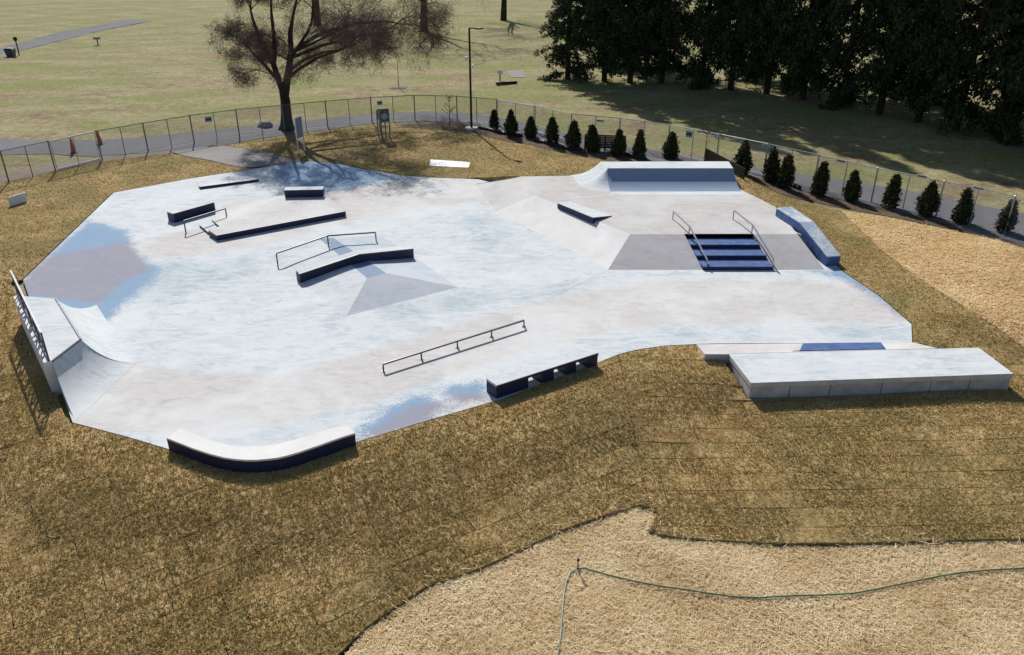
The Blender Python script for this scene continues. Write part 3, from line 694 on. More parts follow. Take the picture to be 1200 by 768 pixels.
# back guard wall and cut-out railing
gd = (cD-cC); gn = Vector((gd.y, -gd.x, 0)).normalized()*-.2
if gn.x > 0: gn = -gn
gr = thing('guard_railing', 'dark metal guard railing with cut out shapes above the quarter pipe', 'railing', (cC.x,cC.y,HQ))
end = cC+gd*1.02
MB().hull([V3(cC,-.3),V3(cC+gn,-.3),V3(cD+gn,-.3),V3(cD,-.3)][::-1], [V3(cC,HQ+.03),V3(cC+gn,HQ+.03),V3(cD+gn,HQ+.03),V3(cD,HQ+.03)][::-1]).build('curb_wall', M['white'], qp)
RT = .86; o_ = gn*.3; L_ = gd.length; U = gd.normalized(); base_ = cC+o_; base_.z = HQ+.03
pt = lambda u, z: Vector((base_.x+U.x*u, base_.y+U.y*u, HQ+.03+z))
MB().bar(pt(0,RT), pt(L_,RT), .05).build('top_bar', M['railw'], gr); MB().bar(pt(0,.06), pt(L_,.06), .04).build('bottom_bar', M['steel'], gr)
for k in range(5): MB().bar(pt(L_*k/4,0), pt(L_*k/4,RT), .035).build('post', M['steel'], gr)
pn = MB(); rr = random.Random(5)
def plate(pl2):           # flat cut steel shape in the rail plane, 8 mm thick
    th = gn.normalized()*.006; A = [pt(u, z)-th for u, z in pl2]; B = [pt(u, z)+th for u, z in pl2]; pn.hull(A, B)
nb2 = 11
for k in range(nb2):
    u0 = L_*k/nb2; w2 = L_/nb2
    s_ = k % 4
    if s_ == 0: plate([(u0+.03,.08),(u0+w2*.3,.08),(u0+w2*.75,.45),(u0+w2*.4,RT-.03),(u0+w2*.22,RT-.03),(u0+w2*.52,.44)])
    elif s_ == 1:
        plate([(u0+.02,.08),(u0+w2*.28,.08),(u0+w2*.5,.6),(u0+w2*.4,RT-.03)]); plate([(u0+w2*.42,RT-.03),(u0+w2*.52,.6),(u0+w2*.75,.08),(u0+w2*.98,.08)]); plate([(u0+w2*.2,.26),(u0+w2*.8,.26),(u0+w2*.74,.36),(u0+w2*.26,.36)])
    elif s_ == 2:
        plate([(u0+w2*.42,.08),(u0+w2*.56,.08),(u0+w2*.56,RT-.16),(u0+w2*.42,RT-.16)]); plate([(u0+.04,RT-.14),(u0+w2*.9,RT-.14),(u0+w2*.9,RT-.04),(u0+.04,RT-.04)])
    else:
        for a in range(8):
            a0_, a1_ = a*math.pi/4, (a+1)*math.pi/4; cx_, cz_ = u0+w2/2, .44
            plate([(cx_+w2*.24*math.cos(a0_), cz_+.2*math.sin(a0_)), (cx_+w2*.45*math.cos(a0_), cz_+.35*math.sin(a0_)), (cx_+w2*.45*math.cos(a1_), cz_+.35*math.sin(a1_)), (cx_+w2*.24*math.cos(a1_), cz_+.2*math.sin(a1_))])
pn.build('cut_panel', M['steel'], gr)

# back quarter pipe on the deck
zq = 1.28
e0, e1 = P(712,198,zq), P(858,196.3,zq); e1.y = e0.y; g0, g1 = Vector((e0.x-.05,38.7,zq)), Vector((e1.x+.1,38.75,zq)); g0.x = P(704,190,zq).x
run = 1.5; n0, n1 = Vector((e0.x,e0.y-run,0)), Vector((e1.x+.12,e1.y-run,0))
qb = thing('quarter_pipe', 'wide quarter pipe with shaded blue face at the back of the deck', 'quarter pipe', (e0.x,e0.y,DK))
MB().hull([V3(e0,DK-.3),V3(e1,DK-.3),V3(g1,DK-.7),V3(g0,DK-.7)], [e0,e1,g1,g0]).build('platform', M['pale'], qb)
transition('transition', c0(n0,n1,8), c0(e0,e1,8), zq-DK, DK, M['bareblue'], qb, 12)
MB().tube([e0+Vector((0,0,.005)), e1+Vector((0,0,.005))], .028, 8).build('coping', M['railw'], qb)
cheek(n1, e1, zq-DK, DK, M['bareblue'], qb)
# left hip: coping corner and rounded transition
lw = Vector((-run*.95,0,0)); fan_b = []; fan_c = []
for i in range(9):
    a = math.pi*1.0+math.pi/2*i/8; fan_b.append(Vector((e0.x+run*math.cos(a), e0.y+run*math.sin(a), 0))); fan_c.append(Vector((e0.x,e0.y,0)))
transition('hip_transition', fan_b, fan_c, zq-DK, DK, M['pale'], qb, 12, run)
lb = [Vector((g0.x-run,g0.y+.0,0)), Vector((e0.x-run,e0.y,0))]; lc = [V3(g0,0), V3(e0,0)]
transition('side_transition', lb, lc, zq-DK, DK, M['pale'], qb, 12, run)
cheek(lb[0], lc[0], zq-DK, DK, M['pale'], qb)
# apron painted pale at the toe
MB().add([Vector((n0.x,n0.y-.5,DK+.004)),Vector((n1.x+.05,n1.y-.5,DK+.004)),Vector((n1.x,n1.y+.02,DK+.004)),Vector((n0.x,n0.y+.02,DK+.004))],[(0,1,2,3)]).build('toe_strip', M['pale'], qb)

# ------------------------------------------------------------------ big bench block and pink lip
ZB = .2
bA, bB, bC, bD = P(854,415,ZB), P(1147,407.5,ZB), P(1188,438,ZB), P(880,449,ZB)
bigb = thing('concrete_platform', 'big pale topped concrete block with jointed side panels at the right', 'platform', (bD.x,bD.y,-.35))
def grow(pl, g):
    c = sum(pl, Vector())/len(pl); return [p+(p-c).normalized()*g for p in pl]
topq = [bD,bC,bB,bA]
MB().hull([p-Vector((0,0,.15)) for p in topq], topq, 0, 1).build('cap', [M['capside'], M['pale']], bigb, bevel=.006)
core = [bD+Vector((.09,.09,0)), bC+Vector((-.09,.09,0)), bB+Vector((-.09,-.03,0)), bA+Vector((.06,-.03,0))]; MB().hull([V3(p,-.7) for p in core], [V3(p,ZB-.15) for p in core]).build('core', M['castd'], bigb)
def panels(a, b, us, root, zt, zb, inset=.02, th=.05):
    d = (b-a).normalized(); n = Vector((-d.y,d.x,0))
    for u0, u1 in zip(us[:-1], us[1:]):
        p, q_ = a.lerp(b, u0)+d*.012, a.lerp(b, u1)-d*.012
        r_ = [p+n*inset, q_+n*inset, q_+n*(inset+th), p+n*(inset+th)]
        MB().hull([V3(x,zb) for x in r_], [V3(x,zt-random.uniform(.002,.006)) for x in r_]).build('panel', M['cast'], root, bevel=.004)
panels(bD, bC, [0,.152,.305,.502,.69,.84,1], bigb, ZB-.15, -.75)
panels(bA, bD, [0,.5,1], bigb, ZB-.15, -.7)
# slope lip between slab and block
lp0, lp1 = P(816,403.5,.0), P(1072,401.5,.0); lq0 = Vector((P(826,415,ZB).x, bA.y+.01, ZB)); lq1 = Vector((P(1098,408,ZB).x, bA.lerp(bB,.86).y+.01, ZB)); lqm = bA+Vector((0,.01,0))
lip = thing('sloped_lip', 'narrow pink sloped lip between the slab and the big concrete block', 'bank', lp0)
pl_t = [lq0, lqm, lq1, V3(lp1,-.006), V3(lp0,-.006)]
MB().hull([V3(p,-.5) for p in pl_t], [V3(p, p.z) for p in pl_t]).build('slope', M['deck'], lip)
MB().hull([V3(lq0,.07)+Vector((0,-.03,0)),V3(lqm,.07)+Vector((-.01,-.03,0)),V3(lqm,.07)+Vector((-.01,-.004,0)),V3(lq0,.07)+Vector((0,-.004,0))], [V3(lq0,ZB)+Vector((0,-.03,0)),V3(lqm,ZB)+Vector((-.01,-.03,0)),V3(lqm,ZB)+Vector((-.01,-.004,0)),V3(lq0,ZB)+Vector((0,-.004,0))]).build('edge', M['bank'], lip)
panels(V3(lq0,0)+Vector((.0,-.03,0)), V3(lqm,0)+Vector((-.02,-.03,0)), [0,.5,1], lip, .065, -.5, .004, .02)
kb_ = [P(937,411.5,ZB*.93), P(1038,409.5,ZB*.93), P(1032,402,.045), P(941,403,.045)]
bkick = thing('kicker', 'blue painted kicker set in the pink lip behind the big block', 'kicker', (kb_[0].x,kb_[0].y,0))
MB().hull([V3(p,-.05) for p in kb_], [p+Vector((0,0,.02)) for p in kb_]).build('ramp', M['blue'], bkick)
MB().add([P(928,411.6,ZB*.93), kb_[0]+Vector((0,0,.018)), kb_[3]+Vector((0,0,.018)), P(933,404,.04)], [(0,1,2,3)]).build('side_wedge', M['bank'], bkick)

# ------------------------------------------------------------------ fence
FH = 1.62
def fence_pt(px, py):
    z = FH
    p = P(px, py, z)
    for _ in range(6): p = P(px, py, float(zout(p.x, p.y))+.03+FH)
    return V3(p, float(zout(p.x, p.y))+.02)
post_me = {}
def post(root, p, h, r, mt, name='post'):
    key = (round(h,2), r, mt)
    if key not in post_me:
        q = MB().tube([(0,0,-.1),(0,0,h)], r, 8).tube([(0,0,h),(0,0,h+.02),(0,0,h+.05)], [r*1.25, r*1.25, r*.3], 8).build(name, M[mt], origin=(0,0,0)); post_me[key] = q.data; bpy.data.objects.remove(q)
    o = bpy.data.objects.new(name, post_me[key]); C.objects.link(o); o.parent = root; o.location = p-root.location; return o
def wire_panel(root, a, b, h=FH, sp=.095):
    L = (b-a).length; d = (b-a)/L; Vs = []; Fs = []; r = .0045
    side = Vector((-d.y,d.x,0)).normalized()
    def P2(u, z): return a+d*u+Vector((0,0,z+.05))
    hh = h-.08
    for sgn in (1,-1):
        u = -hh
        while u < L:
            u0, u1 = u, u+hh; z0, z1 = 0, hh
            if sgn < 0: z0, z1 = hh, 0
            if u0 < 0: z0 += (z1-z0)*(-u0/hh); u0 = 0
            if u1 > L: z1 = z1-(z1-(hh if sgn < 0 else 0))*((u1-L)/hh) if False else (z0+(z1-z0)*((L-u0)/(u1-u0))); u1 = L
            p, q_ = P2(u0,z0), P2(u1,z1); k = len(Vs)
            up = Vector((0,0,r*1.4))
            for e in (p, q_): Vs.extend([e+side*r, e-side*r-up*.3, e+up])
            for j in range(3): Fs.append((k+j, k+(j+1) % 3, k+3+(j+1) % 3, k+3+j))
            u += sp
    o = mk('chain_link', Vs, Fs, M['wire'], root); o['kind'] = 'stuff'; return o
def fence(label, pts, mt, rail_m, r_main=.038, mids=True, name='chain_link_fence'):
    Pp = [fence_pt(*p) for p in pts]; root = thing(name, label, 'fence', Pp[0])
    for i, p in enumerate(Pp):
        post(root, p, FH, r_main, mt)
        if i:
            a, b = Pp[i-1], p
            MB().tube([a+Vector((0,0,FH)), b+Vector((0,0,FH))], .024, 6).build('top_rail', M[rail_m], root)
            MB().tube([a+Vector((0,0,.07)), b+Vector((0,0,.07))], .008, 4).build('tension_wire', M['wire'], root)
            if mids: post(root, a.lerp(b,.5), FH-.02, .022, mt)
            wire_panel(root, a, b)
    return root, Pp
fence('chain link fence to the left of the white framed gate', [(-160,216),(-60,193.5),(0,177),(56,165.5)], 'galvd', 'galvd')
fenceB = fence('chain link fence curving round behind the shade tree and signs', [(112,153.5),(167,144.3),(222,135.3),(276,128.6),(330,123.2),(381,118.6),(434,114.4),(485,111.6),(535,112.7),(582,116.5)], 'galvd', 'galvd')
fenceC = fence('galvanised chain link fence running behind the hedge to the right', [(627,124),(670,133.5),(727,138.5),(785,146),(843,157),(900,168.5),(960,181.5),(1029,197),(1107,212.5),(1190,230),(1275,250),(1380,276)], 'galv', 'galv')
def gate(label, a, b):
    A, B = fence_pt(*a), fence_pt(*b); root = thing('gate', label, 'gate', A)
    d = (B-A).normalized()*.1; A, B = A+d, B-d
    for nm, z in (('top_bar', FH-.03), ('bottom_bar', .1)): MB().tube([A+Vector((0,0,z)), B+Vector((0,0,z))], .045, 6).build(nm, M['whitep'], root)
    for nm, p in (('side_bar', A), ('side_bar', B), ('middle_bar', A.lerp(B,.5))): MB().tube([p+Vector((0,0,.1)), p+Vector((0,0,FH-.03))], .022, 6).build(nm, M['galv'], root)
    wire_panel(root, A, B); return root
gate('white framed swing gate in the fence beside the traffic cones', (56,165.5), (112,153.5))
gate('white topped gate in the fence to the right of the lamp post', (582,116.5), (627,124))
# small plates wired to the fence
def plate_sign(label, px, py, w_, h_, mt, Pp):
    best = None
    for a, b in zip(Pp[:-1], Pp[1:]):
        for k in range(41):
            q_ = a.lerp(b, k/40); s_ = None
            xx = 600+F*q_.x/(q_.y*cp_+(H-q_.z-1.0)*sp_)
            if best is None or abs(xx-px) < best[0]: best = (abs(xx-px), q_, (b-a).normalized())
    q_, d = best[1], best[2]; z = q_.z+PH(q_, px, py); n = Vector((d.y,-d.x,0)).normalized(); n = n if n.y < 0 else -n
    c = V3(q_, z)+n*.05; root = thing('fence_sign', label, 'sign', c)
    MB().hull([c-d*w_/2-n*.006, c+d*w_/2-n*.006, c+d*w_/2+n*.006, c-d*w_/2+n*.006], [x+Vector((0,0,h_)) for x in (c-d*w_/2-n*.006, c+d*w_/2-n*.006, c+d*w_/2+n*.006, c-d*w_/2+n*.006)]).build('plate', M[mt], root, bevel=.004)
    MB().hull([c-d*w_*.4+n*.007+Vector((0,0,h_*.3)), c+d*w_*.4+n*.007+Vector((0,0,h_*.3)), c+d*w_*.4+n*.009+Vector((0,0,h_*.3)), c-d*w_*.4+n*.009+Vector((0,0,h_*.3))], [x+Vector((0,0,h_*.4)) for x in (c-d*w_*.4+n*.007+Vector((0,0,h_*.3)), c+d*w_*.4+n*.007+Vector((0,0,h_*.3)), c+d*w_*.4+n*.009+Vector((0,0,h_*.3)), c-d*w_*.4+n*.009+Vector((0,0,h_*.3)))]).build('print', M['greyd'], root)
plate_sign('grey notice plate on the fence between the cones and the tree', 245, 143, .42, .32, 'grey', fenceB[1])
plate_sign('small grey notice plate on the fence above the dark notice board', 445, 123, .34, .26, 'grey', fenceB[1])
for lab, px, py in (('leftmost white tag on the fence, above the black bench behind the hedge', 703,143), ('grey square plate on the fence just left of the bare sapling', 808,161), ('white tag on the fence just right of the bare sapling', 837,159.5),
                    ('white tag on the fence behind the brown topped shrubs', 896,173), ('white tag on the fence at the left end of the golden straw', 984,190.5), ('white tag on the fence above the middle of the golden straw', 1076,208.5), ('rightmost white tag on the fence at the right', 1142,222.5)):
    plate_sign(lab, px, py, .5 if 'square' not in lab else .45, .14 if 'square' not in lab else .36, 'whitep' if 'white' in lab else 'grey', fenceC[1])

# ------------------------------------------------------------------ foliage
def leafcloud(C0, size, nt, seed, flat=0.0, squash=1.0):
    r = np.random.default_rng(seed); n = len(C0); Cc = np.repeat(C0, nt, 0)+r.normal(0, size*.55, (n*nt, 3)); m_ = n*nt
    a = r.normal(0, 1, (m_,3)); a /= np.linalg.norm(a, axis=1)[:,None]; b = np.cross(a, r.normal(0,1,(m_,3))); b /= np.linalg.norm(b, axis=1)[:,None]
    if flat: a[:,2] *= 1-flat; b[:,2] *= 1-flat
    s = size*r.uniform(.5, 1.4, m_)[:,None]
    V = np.stack([Cc-a*s*.5, Cc+a*s*.5+b*s*.12, Cc+b*s*.75], 1).reshape(-1,3); return V, np.arange(len(V)).reshape(-1,3), np.repeat(r.beta(2,2,m_), 3)
def conifer(seed, Ht=13.0, Rb=3.0, z0=.7):
    r = random.Random(seed); tr = MB(); pts = []; tr.tube([(0,0,-.2),(.02,0,Ht*.35),(0,.03,Ht*.7),(0,0,Ht)], [.24,.19,.11,.02], 8)
    z = z0
    while z < Ht-.3:
        f = 1-z/Ht; nb = r.randint(4,6)
        for k in range(nb):
            a = r.uniform(0, 6.283); L = Rb*(f**.5)*r.uniform(.6,1.12)*(1 if z > 2.2 else r.uniform(.45,1.0)); droop = r.uniform(.12,.35) if z < Ht*.6 else r.uniform(-.2,.15)
            d = Vector((math.cos(a), math.sin(a), 0)); e = Vector((0,0,z))+d*L+Vector((0,0,-droop*L)); mid = Vector((0,0,z))+d*L*.5+Vector((0,0,.06*L-droop*L*.4))
            tr.tube([(0,0,z), mid, e], [.035*f+.012,.022,.006], 4, cap=False)
            ns = int(5+L*7)
            for j in range(ns):
                t_ = .22+.78*(j+r.random())/ns; c = (Vector((0,0,z)).lerp(mid, t_*2) if t_ < .5 else mid.lerp(e, t_*2-1))
                w2 = L*.24*(1.15-t_)+.08; s2 = Vector((-d.y,d.x,0))*r.uniform(-w2,w2)
                pts.append(tuple(c+s2+Vector((0,0,-abs(r.gauss(0,.10))))))
        z += r.uniform(.26,.42)
    return tr, np.array(pts)
con_me = []
for s_ in range(4):
    tr, pts = conifer(30+s_, 13+s_*.6, 2.9+.12*s_, .5+.25*s_)
    V, T, tn = leafcloud(pts, .19, 10, s_, .25)
    o = mk('crown', V, T, M['conifer'], attrs={'tint': tn}); q_ = tr.build('trunk', M['bark'])
    con_me.append((q_.data, o.data)); bpy.data.objects.remove(o); bpy.data.objects.remove(q_)
def put_tree(name, label, p, meshes, rot, sc, group, cat='tree'):
    root = thing(name, label, cat, p, group)
    for nm, me in zip(('trunk','crown'), meshes):
        o = bpy.data.objects.new(nm, me); C.objects.link(o); o.parent = root
    root.rotation_euler = (0,0,rot); root.scale = (sc[0],sc[0],sc[1]); return root
front = [(665,93),(708,95.5),(738,97),(775,97),(822,101),(856,105),(898,110),(940,117),(985,125),(1030,134),(1075,143),(1120,152),(1168,161),(1215,172),(1270,184),(1335,200)]
flab = ['leftmost spruce of the front row, standing apart with a low skirt','second front spruce from the left, its bare lower trunk showing','third front spruce from the left, close beside the bare trunked one','fourth front spruce from the left, over the left end of the deep shade','fifth front spruce from the left, behind the wide quarter pipe','sixth front spruce from the left, beside a bright gap in the belt','seventh front spruce from the left, behind the bare sapling','eighth front spruce from the left, behind the paired brown topped shrubs','ninth front spruce from the left, above the start of the golden straw','tenth front spruce from the left in the shelter belt','eleventh front spruce from the left in the shelter belt','twelfth front spruce from the left, where the shade is widest','thirteenth front spruce, last but one before the right edge','fourteenth front spruce, cut by the right edge','front spruce just past the right edge','front spruce well past the right edge']
blab = ['first','second','third','fourth','fifth','sixth','seventh','eighth','ninth','tenth','eleventh','twelfth','thirteenth','fourteenth','fifteenth']
rc = random.Random(3)
for i, (px, py) in enumerate(front):
    p = G(px, py, 0); put_tree('spruce', flab[i], p, con_me[(0,3,2,1)[i % 4] if i != 1 else 3], rc.uniform(0,6.28), (rc.uniform(.92,1.12), rc.uniform(.98,1.06)*(1.1 if i == 0 else 1.4 if i < 3 else 1.7)), 'dark spruces in the front row of the shelter belt')
for i in range(15):
    t_ = i/14; p = G(640+760*t_, 84+ (200-96)*max(0,(t_-.12))*1.02, 0); p = Vector((p.x+2+rc.uniform(-.9,.9), p.y+4.2+rc.uniform(-.8,.8), p.z))
    if i < 1 or i in (3, 6, 9): continue
    put_tree('spruce', blab[i]+' spruce from the left in the hidden back row of the shelter belt', p, con_me[i % 4], rc.uniform(0,6.28), (rc.uniform(1,1.2), rc.uniform(1.45,1.6)), 'dark spruces in the back row of the shelter belt')
# arborvitae
arb = [(579,154,129),(599,161.5,129.5),(622,163.5,137),(647,171,138),(671,176,142),(695,180.5,147),(723,185,152),(748,187,153),(785,188,155.5),(869,206,166.5),(903,216,175),(919,223,181),(958,231.5,190),(997,238,201),(1041,246,205),(1084,255,213),(1126,264,222),(1175,274,234),(1228,290,249)]
def arbor(seed, brown):
    r = np.random.default_rng(seed); n = (620,520,700,560,640)[seed % 5]; u = r.random(n)**(.85,.7,1.0,.9,.8)[seed % 5]; rad = (.40,.36,.43,.38,.45)[seed % 5]*np.sin(np.pi*np.clip(u*.90+.10,0,1)**.75)**.85*(1-.35*u); a = r.uniform(0,2*np.pi,n); q_ = rad*r.uniform(.55,1.05,n)*(1+.2*np.sin(a*2+seed)*np.sin(u*7+seed))
    Cc = np.stack([q_*np.cos(a), q_*np.sin(a), .06+1.5*u], -1); return leafcloud(Cc, .10, 7, seed, 0)
amesh = []
for s_ in range(5):
    V, T, tn = arbor(s_+11, False); o = mk('foliage', V, T, M['arbor'], attrs={'tint': tn})
    hi = V.reshape(-1,3,3).mean(1)[:,2] > 1.22; fm_ = hi & (np.random.default_rng(s_).random(len(hi)) < .55)
    o2 = mk('foliage', V, T, [M['arbor'], M['arborb']], fm=fm_.astype(int), attrs={'tint': tn})
    tq = MB().tube([(0,0,-.1),(0,0,1.2)], [.03,.012], 6).build('trunk', M['bark']); amesh.append((tq.data, o.data, o2.data))
    for x in (o, o2, tq): bpy.data.objects.remove(x)
alabs = ['first arborvitae of the hedge, just right of the lamp post','second arborvitae of the hedge from the lamp post','third arborvitae of the hedge from the lamp post','fourth arborvitae of the hedge, left of the black bench','arborvitae just left of the black bench behind the hedge','arborvitae in front of the left end of the black bench','arborvitae in front of the right end of the black bench','brown topped arborvitae right of the black bench','lone arborvitae above the middle of the back quarter pipe','brown topped arborvitae beside the right end of the back quarter pipe','left one of two close brown topped arborvitae behind the deck','right one of two close brown topped arborvitae behind the deck',
         'dark arborvitae above the slope ledge','arborvitae at the upper left tip of the golden straw','second arborvitae along the golden straw','third arborvitae along the golden straw','fourth arborvitae along the golden straw','rightmost arborvitae in the hedge at the right edge','arborvitae past the right edge of the hedge in view']
for i, (px, by, ty) in enumerate(arb):
    p = G(px, by-2, 0); h = PH(p, px, ty); br = i in (7,9,10,11)
    ms = amesh[(i*3+i//4) % 5]; put_tree('arborvitae', alabs[i], p, (ms[0], ms[2] if br else ms[1]), i*1.3, (rc.uniform(.9,1.14), h/1.62), 'arborvitae hedge along the path', 'shrub').rotation_euler = (rc.uniform(-.06,.06), rc.uniform(-.07,.07), i*1.3)
    for o in bpy.data.objects[-0:]: pass

# bare deciduous trees
def twigs(C0, nt, seed):
    r = np.random.default_rng(seed+99); n = len(C0)*nt; Cc = np.repeat(C0, nt, 0)+r.normal(0,.12,(n,3)); d = r.normal(0,1,(n,3)); d[:,2] -= .25; d /= np.linalg.norm(d,axis=1)[:,None]
    s = np.cross(d, r.normal(0,1,(n,3))); s /= np.linalg.norm(s,axis=1)[:,None]; L = r.uniform(.25,.6,n)[:,None]
    V = np.stack([Cc-s*.008, Cc+s*.008, Cc+d*L], 1).reshape(-1,3); return V, np.arange(len(V)).reshape(-1,3), np.repeat(r.beta(2,2,n)*.3, 3)
def bare_tree(name, label, base, limbs, seed, spread=1.0, leaf=True, group=None, depth=5, tw=1.0):
    r = random.Random(seed); root = thing(name, label, 'tree', base, group); tr = MB(); tg = MB(); tips = []
    def grow_(p, d, L, rad, lv):
        n = 3; pts = [p]; q_ = p; dd = d.copy()
        for i in range(n):
            dd = (dd+Vector((r.gauss(0,.16), r.gauss(0,.16), r.gauss(.0,.12)-(.10 if lv >= 3 else -.03)))).normalized(); q_ = q_+dd*L/n; pts.append(q_)
        e = rad*.55; rads = [rad+(e-rad)*i/n for i in range(n+1)]
        (tr if lv < 2 else tg).tube(pts, rads, 6 if lv < 2 else 3, cap=False)
        if lv >= depth: tips.append(pts[-1]); tips.append(pts[-2]); return
        for k in range(3 if lv < 2 else r.choice((2,3,3))):
            f = r.uniform(.35,1); ii = min(n-1, int(f*n)); s_ = pts[ii].lerp(pts[ii+1], f*n-ii)
            ax = Vector((r.gauss(0,1), r.gauss(0,1), r.gauss(0,.6))).normalized(); nd = (dd+ax*r.uniform(.55,1.1)*spread).normalized()
            grow_(s_, nd, L*r.uniform(.58,.85), e*r.uniform(.6,.95), lv+1)
        grow_(pts[-1], (dd+Vector((r.gauss(0,.2),r.gauss(0,.2),0))).normalized(), L*.75, e, lv+1)
    for pts, rads, L in limbs:
        tr.tube(pts, rads, 9, cap=False)
        if L:
            d = (pts[-1]-pts[-2]).normalized(); grow_(pts[-1], d, L, rads[-1], 1)
            for f in (.45,.75):
                k = int(f*(len(pts)-1)); ax = Vector((r.gauss(0,1), r.gauss(0,1), .2)).normalized(); grow_(pts[k], (d*.4+ax).normalized(), L*.8, rads[k]*.35, 2)
    tr.build('trunk', M['bark'], root, smooth=True); tg.build('branches', M['twig'], root)
    if leaf:
        A = np.array([tuple(t_) for t_ in tips]); V, T, tn = leafcloud(A[::2], .07, 2, seed); V2, T2, tn2 = twigs(A, 2, seed); V = np.vstack([V, V2]); T = np.vstack([T, T2+len(tn)]); tn = np.concatenate([tn, tn2])
        mk('twig_tips', V, T, M['deadleaf'], root, attrs={'tint': tn})
    print(name, 'tips', len(tips), 'tris', sum(len(c.data.polygons) for c in root.children)); return root
TY = G(336,152,0).y; g_ = lambda px, py, dy=0: PY(px, py, TY+dy)
tb_ = G(336,152,0)
limbs = [([V3(tb_,tb_.z-.1), g_(336,146), g_(335.5,135), g_(334.5,118), g_(332,106)], [.62,.42,.34,.31,.27], 0),
         ([g_(332.5,108), g_(327,95), g_(320,74,.2), g_(311,60,.3), g_(304,45,.4), g_(298,28,.5)], [.25,.2,.17,.15,.13,.10], 1.15),
         ([g_(321,76,.2), g_(322,60,-.3), g_(321,45,-.6), g_(318,15,-.9)], [.14,.13,.12,.08], 1.2),
         ([g_(334,110), g_(337,90,-.2), g_(340,72,-.2), g_(341,58,-.3), g_(340,40,-.2), g_(343,20,0)], [.27,.22,.19,.17,.15,.10], 1.4),
         ([g_(330,100), g_(320,88,-1), g_(308,74,-2), g_(298,64,-2.6)], [.12,.10,.08,.06], 1.1),
         ([g_(337,92), g_(352,80,-1.4), g_(372,68,-2.6), g_(395,60,-3.2)], [.12,.10,.08,.06], 1.6),
         ([g_(338,84), g_(356,70,1.2), g_(378,62,2.2), g_(402,58,2.6)], [.12,.10,.08,.06], 1.5),
         ([g_(341,62,-.2), g_(370,42,1.5), g_(405,30,3), g_(436,26,4)], [.13,.11,.09,.07], 2.1),
         ([g_(341,68,-.2), g_(378,53,2.5), g_(418,43,4.5), g_(448,38,5.5)], [.12,.10,.08,.06], 1.9),
         ([g_(341,70,-.2), g_(347,59,-.5), g_(353,50,-.6), g_(362,35,-.9)], [.12,.11,.10,.08], 1.9),
         ([g_(348,59,-.5), g_(356,55.5,-.8), g_(366,51,-1.2), g_(380,44,-1.6)], [.09,.08,.07,.06], 2.0)]
bare_tree('shade_tree', 'large bare shade tree with a forked trunk behind the fence signs', tb_, limbs, 4, 1.0, depth=6)
def generic_limbs(b, sc, seed):
    r = random.Random(seed); L = [([b, b+Vector((.1,0,2.6))*sc], [.4*sc,.3*sc], 0)]
    for k in range(5):
        a = k*1.26+r.random(); L.append(([b+Vector((.1,0,2.5))*sc, b+Vector((math.cos(a)*.9, math.sin(a)*.9, 4.4))*sc, b+Vector((math.cos(a)*2, math.sin(a)*2, 6.8))*sc], [.22*sc,.17*sc,.12*sc], 3.2*sc))
    return L
for lab, px, py, sc, sd_ in (('bare tree standing far out on the field above the lamp post', 497,37,1.35,21), ('bare tree standing on the field behind the shade tree', 372,30,1.3,22), ('bare tree beyond the field left of the spruces', 590,24,1.2,23)):
    b_ = G(px, py, 0); bare_tree('field_tree', lab, b_, generic_limbs(b_, sc, sd_), sd_, .95, True, depth=5)

# saplings
def sapling(label, px, by, ty, seed, col='twig', leaf=True, dense=14):
    p = G(px, by, 0); h = PH(p, px, ty); r = random.Random(seed); root = thing('sapling', label, 'tree', p); tr = MB(); tr.tube([p, p+Vector((.03,0,h*.5)), p+Vector((0,0,h))], [.035,.022,.006], 5); tips = []
    for k in range(dense):
        z = h*r.uniform(.35,.95); a = r.uniform(0,6.28); L = h*.22*(1.15-z/h)+.15; e = p+Vector((math.cos(a)*L, math.sin(a)*L, z+L*.9)); tr.tube([p+Vector((0,0,z)), e], [.012,.004], 3, cap=False); tips += [tuple((p+Vector((0,0,z))).lerp(e, f)) for f in (.4,.7,1)]
    tr.build('trunk', M['twig'], root)
    if leaf: V, T, tn = leafcloud(np.array(tips), .07, 4, seed); mk('twig_tips', V, T, M['arborb'], root, attrs={'tint': tn})
    return root, p
sapling('small russet sapling inside the fence left of the lamp post', 527,148,113,1)
sapling('thin reddish sapling behind the right half of the back quarter pipe', 825,189,137,2, dense=10)
_, sp0 = sapling('slender staked sapling standing out on the field behind the fence', 467,102.5,62,3, leaf=False, dense=8)
rg = thing('mulch_ring', 'pale mulch ring round the foot of the sapling on the field', 'mulch ring', sp0)
A_ = [sp0+Vector((math.cos(i*.524)*.75, math.sin(i*.524)*.75, .0)) for i in range(12)]; B_ = [sp0+Vector((math.cos(i*.524)*.5, math.sin(i*.524)*.5, .07)) for i in range(12)]
MB().hull(A_, B_).build('ring', M['dirt'], rg)

# ------------------------------------------------------------------ lamp post, cones, signs, small things
lp = G(552.5,151,0); lpz = 6.1
lamp = thing('lamp_post', 'tall black lamp post with cameras on a round concrete base', 'lamp post', lp)
MB().tube([lp, lp+Vector((0,0,.5)), lp+Vector((0,0,lpz))], [.085,.075,.06], 10).build('pole', M['black'], lamp)
MB().hull([lp+Vector((math.cos(i*.524)*.42, math.sin(i*.524)*.42, -.02)) for i in range(12)], [lp+Vector((math.cos(i*.524)*.4, math.sin(i*.524)*.4, .1)) for i in range(12)]).build('concrete_base', M['whitep'], lamp)
cz = PH(lp, 552, 68)
MB().bar(lp+Vector((0,0,cz+.05)), lp+Vector((-.2,-.1,cz+.05)), .05).tube([lp+Vector((-.22,-.12,cz+.08)), lp+Vector((-.22,-.12,cz-.06)), lp+Vector((-.22,-.12,cz-.15))], [.10,.10,.03], 8).build('camera_dome', M['whitep'], lamp)
